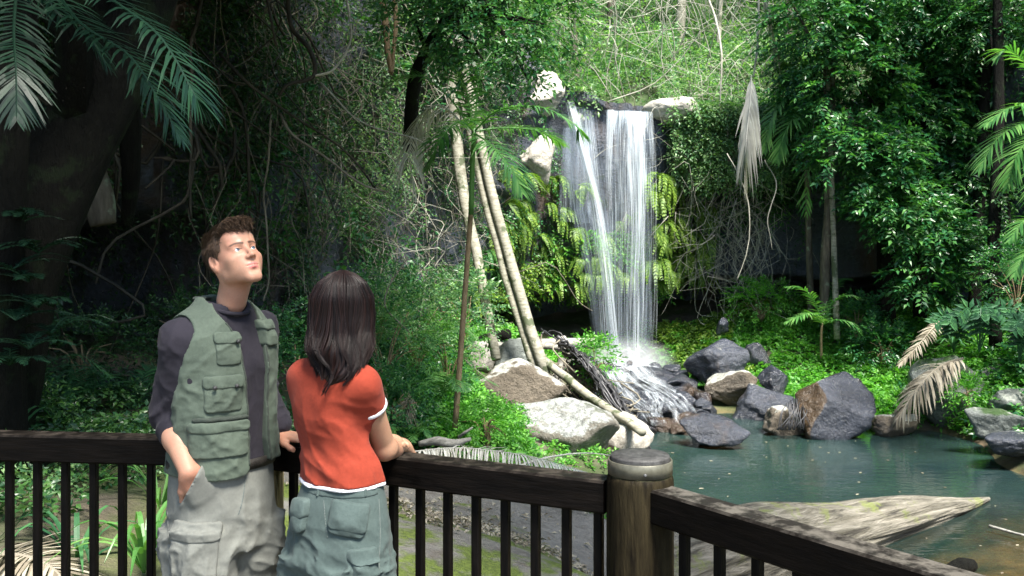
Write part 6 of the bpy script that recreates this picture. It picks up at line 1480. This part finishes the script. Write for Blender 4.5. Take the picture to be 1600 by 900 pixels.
# --- short brown hair
Hh_ = Vol([-.12, -.15, -.14], [.12, .15, .17], .003)
Hh_.ell([0, .024, .046], [.0835, .101, .090], .01); Hh_.ell([0, -.048, .098], [.062, .052, .032], .012); Hh_.ell([.004, -.078, .104], [.050, .026, .024], .010)
def hairline(p):                              # keep where negative
    x, y, z = p[..., 0], p[..., 1], p[..., 2]; ax_ = np.abs(x)
    front = np.interp(y, [-.12, -.075, -.045, -.022, -.004, .02, .05, .13], [.082, .078, .050, .0, -.040, .020, -.035, -.075])+np.clip(ax_-.045, 0, 1)*-.3
    return front-z
Hh_.op(hairline, [-.12, -.15, -.14], [.12, .15, .17], .004, 'and')
Hh_.disp(lambda p: .0035*noise(p*[1.6, .7, 1], 70, 3)+.004*noise(p, 34, 6))
hvv, hqq = Hh_.mesh(1)
o_hair = put_mesh([((hvv*HS)@Tm.T+hc, hqq)], 'hair', M['hair_brown'], mp_.root, mp_.O)
rg = np.random.default_rng(2); kx = rg.choice(len(hvv), 11000); rt = hvv[kx]; kx = hairline(rt) < -.001; rt = rt[kx]
nn_ = nrm((rt-[0, .02, .03])/[.08, .1, .09]); fl = nrm(np.stack([rt[:, 0]*3, np.where(rt[:, 2] > .07, -.9, .35)+0*rt[:, 0], np.where(rt[:, 2] > .07, .1, -1.)], -1)); fl = nrm(fl-nn_*np.sum(fl*nn_, 1, keepdims=True)+rg.normal(size=rt.shape)*.15)
ln = (.014+.016*rg.random(len(rt)))*np.where(rt[:, 2] > .08, 1.25, .75); K = 5; tt_ = np.linspace(0, 1, K)[None, :, None]
pth = rt[:, None]-nn_[:, None]*.002+fl[:, None]*tt_*ln[:, None, None]+nn_[:, None]*(.20*tt_*(1.2-tt_))*ln[:, None, None]*np.where(rt[:, 2] > .08, 1.5, .4)[:, None, None]
mb = MB(); strands(mb, None, (pth*HS)@Tm.T+hc, .0009); o = mb.build('hair_strands', M['hair_brown'], parent=o_hair)
o_pants = put_mesh([Tq.mesh(1)], 'trousers', M['khaki'], mp_.root, mp_.O)
mp_.pocket(Tq, 299, 866, .135, .155, .008, 'cargo_pocket', M['khaki'], flap=.05, tilt=-.06, parent=o_pants)
def seam(pers, V, pts, m, parent, r=.0018, n=40, name='seam'):
    q = []
    pp = spline(np.c_[np.array(pts, float), np.zeros(len(pts))], n)
    for a in pp:
        h_ = pers.ray(V, a[0], a[1])
        if h_ is not None: q.append(h_)
    if len(q) > 3:
        mb = MB(); tube_add(mb, np.array(q), r, 5); return mb.build(name, m, parent=parent)
seam(mp_, Tq, [(384, 724), (383, 745), (381, 768), (377, 790), (372, 805)], M['khaki_dark'], o_pants, .0022, n=80)
seam(mp_, Tq, [(262, 800), (264, 850), (266, 898)], M['khaki'], o_pants, .0022)
# belt and shoes
mb = MB(); an = np.linspace(0, 2*np.pi, 61); q2 = 2/2.2
bx_ = .160*np.sign(np.cos(an))*np.abs(np.cos(an))**q2; by_ = .121*np.sign(np.sin(an))*np.abs(np.sin(an))**q2-.003
v = np.concatenate([np.stack([bx_*f_, by_*f_, 0*an+z_], -1) for z_, f_ in ((1.068, 1.0), (1.068, 1.03), (1.098, 1.03), (1.098, 1.0))]); k = np.arange(60)
mb.add(v, np.concatenate([np.stack([k+i*61, k+1+i*61, k+1+(i+1)*61, k+(i+1)*61], -1) for i in range(3)])); mb.build('belt', M['belt'], parent=mp_.root)
def shoes(pers, cs, L_=.27, m=M['shoe'], w_=.045):
    for c_ in cs:
        Q = Vol([c_[0]-.08, c_[1]-.22, -.004], [c_[0]+.08, c_[1]+.14, .14], .005)
        Q.cap([c_[0], c_[1]+.06, .045], [c_[0], c_[1]-.13, .038], w_, w_*.9, .01); Q.cap([c_[0], c_[1]+.045, .05], [c_[0], c_[1]+.03, .11], .046, .05, .015)
        Q.op(lambda p: .003-p[..., 2], [c_[0]-.08, c_[1]-.22, -.004], [c_[0]+.08, c_[1]+.14, .14], .001, 'and')
        put_mesh([Q.mesh(1)], 'shoe', m, pers.root, pers.O)
shoes(mp_, [(lr[0], lr[1]+.02), (ll_[0], ll_[1]+.02)])
# --- vest
Vv = Vol([-.27, -.27, 1.02], [.29, .27, 1.60], .0045)
Vv.loft([(1.050, .0, -.010, .166, .136), (1.12, .0, -.010, .164, .133), (1.25, 0, -.005, .164, .129), (1.38, 0, .003, .170, .129), (1.46, 0, .008, .170, .118), (1.515, 0, .003, .118, .095), (1.548, neck[0]*.5, .0, .085, .080), (1.57, neck[0]*.6, .004, .074, .074)], .012)
for s_ in sh: Vv.cap([s_[0]*.4, .005, 1.508], [s_[0]*.88, .006, 1.476], .042, .050, .016)
full = [[-.27, -.27, 1.02], [.29, .27, 1.60]]
Vv.disp(lambda p: folds(p, [.1, .1, 1], 13, 41, .0035)*np.clip((1.5-p[..., 2])*6, .2, 1)+folds(p, [1, .2, .5], 15, 43, .003)+folds(p, [1, .2, -.3], 30, 47, .0013))
def opening(p):
    x, y, z = p[..., 0], p[..., 1], p[..., 2]
    a = np.interp(z, [1.03, 1.08, 1.15, 1.30, 1.42, 1.48, 1.53], [-.012, .004, .006, .002, -.010, -.030, -.062]); b = np.interp(z, [1.03, 1.08, 1.15, 1.30, 1.42, 1.48, 1.53], [.100, .082, .072, .078, .080, .082, .085])
    return np.maximum(np.maximum(a-x, x-b), y+.02)
Vv.op(opening, *full, .0012, 'sub')
for s_, e_ in ((sh[0], Er), (sh[1], El)):
    d_ = nrm(e_-s_); st_ = s_*[.93, 1, 1]+[0, 0, .0]
    Vv.cap(st_+np.array([np.sign(s_[0])*.034, 0, 0])-d_*.005, e_+d_*.05+np.array([np.sign(s_[0])*.02, 0, 0]), .070, .064, .002, 'sub')
    Vv.op(lambda p: np.abs(p[..., 0])-.168, *full, .004, 'and') if False else None
Vv.cap(np.array([neck[0]*.7, neck[1]*.5, 1.53]), np.array([neck[0]*.9, neck[1]*.8-.01, 1.64]), .066, .082, .002, 'sub')
Vv.op(lambda p: 1.062+.010*np.sin(p[..., 0]*20)+np.clip(p[..., 0], 0, .2)*.12-p[..., 2], *full, .001, 'and')
# hollow the lower hem a little so it reads as cloth
Vv.loft([(.98, .0, -.010, .160, .128), (1.085, .0, -.010, .158, .126)], .002, 'sub')
vv_, vq_ = Vv.mesh(1); o_vest = put_mesh([(vv_, vq_)], 'vest', M['vest'], mp_.root, mp_.O)
for (x, y, w_, h_, t_, fl_) in [(357, 545, .074, .092, .006, .034), (350, 616, .108, .100, .007, .036)]:
    r_ = mp_.pocket(Vv, x, y, w_, h_, t_, 'chest_pocket', M['vest'], flap=fl_, parent=o_vest)
    if r_:
        o_, p0, g_, tx_, tz_ = r_
        for sx_ in ((-.3, .3) if w_ > .1 else (.32,)):
            c_ = p0+tx_*w_*sx_+tz_*(h_/2-fl_*.75)+g_*(t_+.010); mb = MB(); tube_add(mb, [c_-g_*.004, c_+g_*.002], [.0065, .0055], 12); mb.build('snap', M['button'], parent=o_)
r_ = mp_.pocket(Vv, 346, 688, .160, .098, .008, 'lower_pocket', M['vest'], flap=.030, parent=o_vest)
r_ = mp_.pocket(Vv, 347, 655, .165, .012, .008, 'zip', M['vest_trim'], parent=o_vest)
r_ = mp_.pocket(Vv, 420, 520, .06, .075, .010, 'chest_pocket', M['vest'], flap=.03, parent=o_vest)
r_ = mp_.pocket(Vv, 322, 466, .05, .010, .005, 'shoulder_loop', M['vest_trim'], parent=o_vest)
# dark binding along the front edge and zip of the opening
def edge_path(fn_x, z0, z1, n=50):
    q = []
    for z in np.linspace(z0, z1, n):
        x = fn_x(z); ys = np.arange(-.24, .02, .002); pp = np.stack([0*ys+x, ys, 0*ys+z], -1); f_ = Vv.sample(pp); i = np.argmax(f_ < 0)
        if f_[i] < 0: q.append(pp[i]+[0, .001, 0])
    return np.array(q)
for fx in (lambda z: np.interp(z, [1.03, 1.08, 1.15, 1.30, 1.42, 1.48, 1.53], [-.012, .004, .006, .002, -.010, -.030, -.062])-.004, lambda z: np.interp(z, [1.03, 1.08, 1.15, 1.30, 1.42, 1.48, 1.53], [.100, .082, .072, .078, .080, .082, .085])+.004):
    q = edge_path(fx, 1.085, 1.50)
    if len(q) > 4: mb = MB(); tube_add(mb, q, .0035, 6); mb.build('front_edging', M['vest_trim'], parent=o_vest)

# ------------------------------------------------------------------ the woman
wp = Person(-.498, 2.70, 145, 'dark haired woman seen from behind in a coral red tee and grey green cargo trousers')
hcw = wp.L(533, 490, 2.71)+np.array([0, -.018, 0]); nk = wp.L(529, 560, 2.69)
shw = np.array([[-.104, .0, 1.345], [.104, .01, 1.350]])
Ew = wp.L(601, 700, 2.78); Ww = wp.L(629, 696, 2.975); Hw = wp.L(638, 706, 3.02)
Ew2 = np.array([.17, -.10, 1.17]); Ww2 = np.array([.05, -.20, 1.145])
o1, o2, o3, o4 = wp.off(.022), wp.off(.0), wp.off(-.016), wp.off(-.010)
TW = Vol([-.26, -.22, 1.03], [.26, .24, 1.46], .0045)
TW.loft([(1.045, o1[0], o1[1], .128, .098), (1.10, o1[0]*.8, o1[1]*.8, .120, .092), (1.17, o2[0], o2[1], .101, .079), (1.25, o3[0], o3[1], .108, .085), (1.33, o4[0], o4[1], .118, .086), (1.375, o4[0], o4[1], .104, .074), (1.405, o4[0]*.5+nk[0]*.5, nk[1]*.5, .062, .052)], .012)
for s_, e_ in ((shw[0], Ew), (shw[1], Ew2)):
    TW.cap([s_[0]*.4, s_[1], 1.358], s_, .036, .038, .03); TW.cap(s_, s_+(e_-s_)*.30, .040, .046, .022)
TW.disp(lambda p: (folds(p, [.3, .1, 1], 13, 51, .0038)+folds(p, [1, .2, .55], 15, 53, .0036))*np.clip((1.36-p[..., 2])*7, .15, 1))
TW.cap(nk*[1, 1, 0]+[0, 0, 1.385], nk*[1, 1, 0]+[0, 0, 1.5], .046, .06, .002, 'sub')
TW.op(lambda p: 1.068-p[..., 2], [-.26, -.22, 1.03], [.26, .24, 1.46], .001, 'and')
o_tee = put_mesh([TW.mesh(2)], 'tee_shirt', M['tee'], wp.root, wp.O)
HM = Vol([-.26, -.22, 1.03], [.26, .24, 1.12], .004)    # white hem showing under the red
HM.F = np.maximum(np.stack([np.zeros(1)]*1)[0, 0]+TW.sample(np.stack(np.meshgrid(*HM.ax, indexing='ij'), -1)+[0, 0, .022])-.0045, 0*HM.F-1).astype(np.float32)
zz_ = HM.ax[2][None, None]; HM.F = np.maximum(HM.F, np.maximum(1.0595-zz_, zz_-1.070)+0*HM.F).astype(np.float32)
put_mesh([HM.mesh(1)], 'hem', M['white_trim'], o_tee, wp.O)
for s_, e_ in ((shw[0], Ew), (shw[1], Ew2)):
    a = s_+(e_-s_)*.34; d_ = nrm(e_-s_); Q = Vol(a-.075, a+.075, .003)
    Q.cap(a-d_*.03, a+d_*.03, .0495, .0495, .001); Q.op(lambda p: np.abs((p-a)@d_)-.0065, a-.075, a+.075, .0008, 'and'); Q.cap(a-d_*.05, a+d_*.05, .044, .043, .0005, 'sub')
    put_mesh([Q.mesh(1)], 'sleeve_band', M['white_trim'], o_tee, wp.O)
# body
Tw = Rz(R(10))@Rx(R(-4)); HSw = .79
_, wv, wq, wl_, wb_, weyes = build_head(Tw, dict(neck=(nk+[0, 0, -.02]-hcw)/HSw), False, .003)
pcs = [((wv*HSw)@Tw.T+hcw, wq)]
Q = Vol(np.minimum.reduce([shw[0], Ew, Ww, Hw])-.10, np.maximum.reduce([shw[0], Ew, Ww, Hw])+.12, .003)
Q.cap(shw[0], Ew, .041, .032, .01); Q.ell(Ew+[0, 0, .0], [.033, .033, .033], .008); Q.cap(Ew, Ew*.6+Ww*.4, .033, .034, .008); Q.cap(Ew*.6+Ww*.4, Ww, .034, .023, .008)
hand(Q, Ww, nrm(Hw-Ww+np.array([0, 0, -.02])), [0, 0, -1], wp.Ri@np.array([-1., 0, 0]), [.5, .5, .55, .6], .88, .08); pcs.append(Q.mesh(1))
Q = Vol(np.minimum.reduce([shw[1], Ew2, Ww2])-.12, np.maximum.reduce([shw[1], Ew2, Ww2])+.12, .004)
Q.cap(shw[1], Ew2, .040, .032, .01); Q.cap(Ew2, Ww2, .034, .023, .01); hand(Q, Ww2, nrm(np.array([-1, -.25, -.05])), [0, 0, -1], [0, 1, 0], .25, .88); pcs.append(Q.mesh(1))
T_ = Vol([-.26, -.2, .02], [.26, .22, 1.40], .009)
T_.loft([(.84, o1[0], o1[1], .11, .075), (1.05, o1[0], o1[1], .085, .060), (1.17, 0, 0, .07, .05), (1.32, o4[0], o4[1], .08, .05), (1.38, o4[0], o4[1], .05, .05)], .02)
for sx_ in (-1, 1):
    T_.cap([sx_*.070+o1[0]*.5, o1[1]*.5, .84], [sx_*.075+o1[0]*.5, o1[1]*.5, .45], .060, .045, .02); T_.cap([sx_*.08+o1[0], o1[1], .45], [sx_*.085+o1[0], o1[1]+.02, .09], .05, .033, .01); T_.cap([sx_*.085+o1[0], o1[1]+.03, .05], [sx_*.09+o1[0], o1[1]-.11, .04], .032, .027, .01)
pcs.append(T_.mesh(1)); nall = sum(len(p[0]) for p in pcs); lp = np.zeros(nall); bw = np.zeros(nall); lp[:len(wl_)] = wl_; bw[:len(wb_)] = wb_
o_wbody = put_mesh(pcs, 'body', M['skin2'], wp.root, wp.O, attrs={'lips': lp, 'brow': bw}); add_eyes(weyes, Tw, HSw, hcw, o_wbody)
# trousers
WQ = Vol([-.28, -.26, .02], [.28, .26, 1.085], .005)
WQ.loft([(.76, o1[0]*.8, o1[1]*.8, .150, .110), (.86, o1[0]*.6, o1[1]*.6, .158, .122), (.95, o1[0]*.7, o1[1]*.7, .148, .116), (1.03, o1[0]*.9, o1[1]*.9, .130, .101), (1.062, o1[0], o1[1], .121, .092)], .012, ex=2.2)
for s_ in (-1, 1):
    c_ = np.array([s_*.080, 0])+wp.off(.012)
    WQ.loft([(.10, c_[0], c_[1]+.02, .078, .085), (.40, c_[0], c_[1], .080, .088), (.62, c_[0], c_[1], .088, .098), (.78, c_[0], c_[1]+.005, .092, .112), (.86, c_[0], c_[1]+.012, .080, .112)], .008)
WQ.disp(lambda p: folds(p, [.2, .2, 1], 15, 61, .0060)*np.clip((1.0-p[..., 2])*6, .1, 1)+folds(p, [1, .4, .4], 19, 63, .0055)*np.clip((1.03-p[..., 2])*6, 0, 1)+.0*p[..., 0])
cs_ = wp.off(.012); WQ.cap([cs_[0], .150, .64], [cs_[0], .128, .93], .010, .003, .006, 'sub')
o_wp = put_mesh([WQ.mesh(1)], 'trousers', M['teal'], wp.root, wp.O)
wp.pocket(WQ, 544, 812, .098, .085, .009, 'back_pocket', M['teal'], flap=.075, tilt=-.18, parent=o_wp, puff=.010)
wp.pocket(WQ, 470, 805, .06, .085, .016, 'side_pocket', M['teal'], flap=.05, tilt=.1, parent=o_wp, puff=.008)
wp.pocket(WQ, 574, 890, .07, .10, .009, 'cargo_pocket', M['teal'], flap=.04, parent=o_wp)
wp.pocket(WQ, 535, 770, .23, .030, .002, 'waistband', M['teal'], parent=o_wp, puff=.001)
for x in (498, 570): wp.pocket(WQ, x, 768, .012, .034, .0055, 'belt_loop', M['teal'], parent=o_wp, puff=.0)
seam(wp, WQ, [(506, 782), (508, 810), (512, 840)], M['khaki_dark'], o_wp, .0015)
seam(wp, WQ, [(592, 780), (594, 830), (592, 890)], M['khaki_dark'], o_wp, .0015)
shoes(wp, [(-.08+wp.off(.012)[0], .02), (.08+wp.off(.012)[0], .02)], m=M['shoe'], w_=.038)
# long dark hair
zc = [1.335, 1.35, 1.37, 1.40, 1.44, 1.48, 1.53, 1.58, 1.62, 1.645, 1.655]
cx_w = [516, 520, 526, 530, 531, 532, 534, 534, 534, 535, 535]       # bearing of the hair mass, px in the photo
rxs = [.020, .040, .062, .076, .080, .078, .078, .075, .058, .032, .004]
HV = Vol([-.20, -.22, 1.24], [.20, .24, 1.70], .0045); secs_ = []
for z, cx, r_ in zip(zc, cx_w, rxs):
    D = 2.71-np.interp(z, [1.32, 1.37, 1.43, 1.5], [.105, .085, .04, 0]); q = wp.L(cx, HY+(HC-z)/D*F, D); secs_.append((z, q[0], q[1], r_, r_*(1.13 if z > 1.42 else np.interp(z, [1.28, 1.42], [.45, .85]))))
SZc = np.mean(np.array(secs_)[4:8], 0)[1:3]; HV.loft(secs_, .004, ex=2.05); HV.disp(lambda p: .006*noise(p*[1, 1, .18], 42, 3)+.004*noise(p*[1, 1, .2], 90, 4)-.002)
o_wh = put_mesh([((lambda mq: ((mq[0]-[SZc[0], SZc[1], 1.5])*[.93, .93, .985]+[SZc[0], SZc[1], 1.5], mq[1]))(HV.mesh(1)))], 'hair', M['hair_black'], wp.root, wp.O)
SZ = np.array(secs_); rg = np.random.default_rng(5); N = 9000; K = 22
ph = rg.uniform(0, 2*np.pi, N); hsh = _hash(np.floor(ph*5).astype(int), np.zeros(N, int), np.zeros(N, int), 4); ze = 1.318+.05*rg.random(N)+.05*(rg.random(N) < .3)+.09*hsh; t = np.linspace(0, 1, K)[None]
z = 1.654-(1.654-ze[:, None])*t**1.15; inside = (rg.uniform(.95, 1.07, N)+.05*(rg.random(N) < .06))[:, None]
cl = np.floor(ph*11)/11; wv_ = .22*np.sin(z*44+cl[:, None]*9)*np.clip((1.52-z)*5, 0, 1)+.09*np.sin(z*19+cl[:, None]*5)
phz = ph[:, None]+wv_+(cl[:, None]+.05-ph[:, None])*np.clip((1.42-z)*4, 0, .7)
cxz, cyz, rxz, ryz = [np.interp(z, SZ[:, 0], SZ[:, c_]) for c_ in (1, 2, 3, 4)]; rxz = np.maximum(rxz, np.interp(z, [1.31, 1.40], [.050, .055])*(z < 1.41)); ryz = np.maximum(ryz, .045*(z < 1.41))
low = np.clip((1.40-z)*9, 0, 1); rr = inside*(1+low*(rg.normal(0, .12, N)+(hsh-.5)*.55)[:, None]+.075*np.sin(z*34+cl[:, None]*23)*np.clip((1.56-z)*5, .15, 1)+.05*(_hash(np.floor(ph*9).astype(int), np.zeros(N, int), np.zeros(N, int), 8)[:, None]-.5))
ux, uy = np.cos(phz)*rxz*rr, np.sin(phz)*ryz*rr; cy_, sy_ = 1., 0.
pth = np.stack([cxz+ux*cy_-uy*sy_, cyz+ux*sy_+uy*cy_, z+rg.normal(0, .0006, (N, 1))], -1)
mb = MB(); strands(mb, None, pth, .0013); mb.build('hair_strands', M['hair_black'], parent=o_wh)
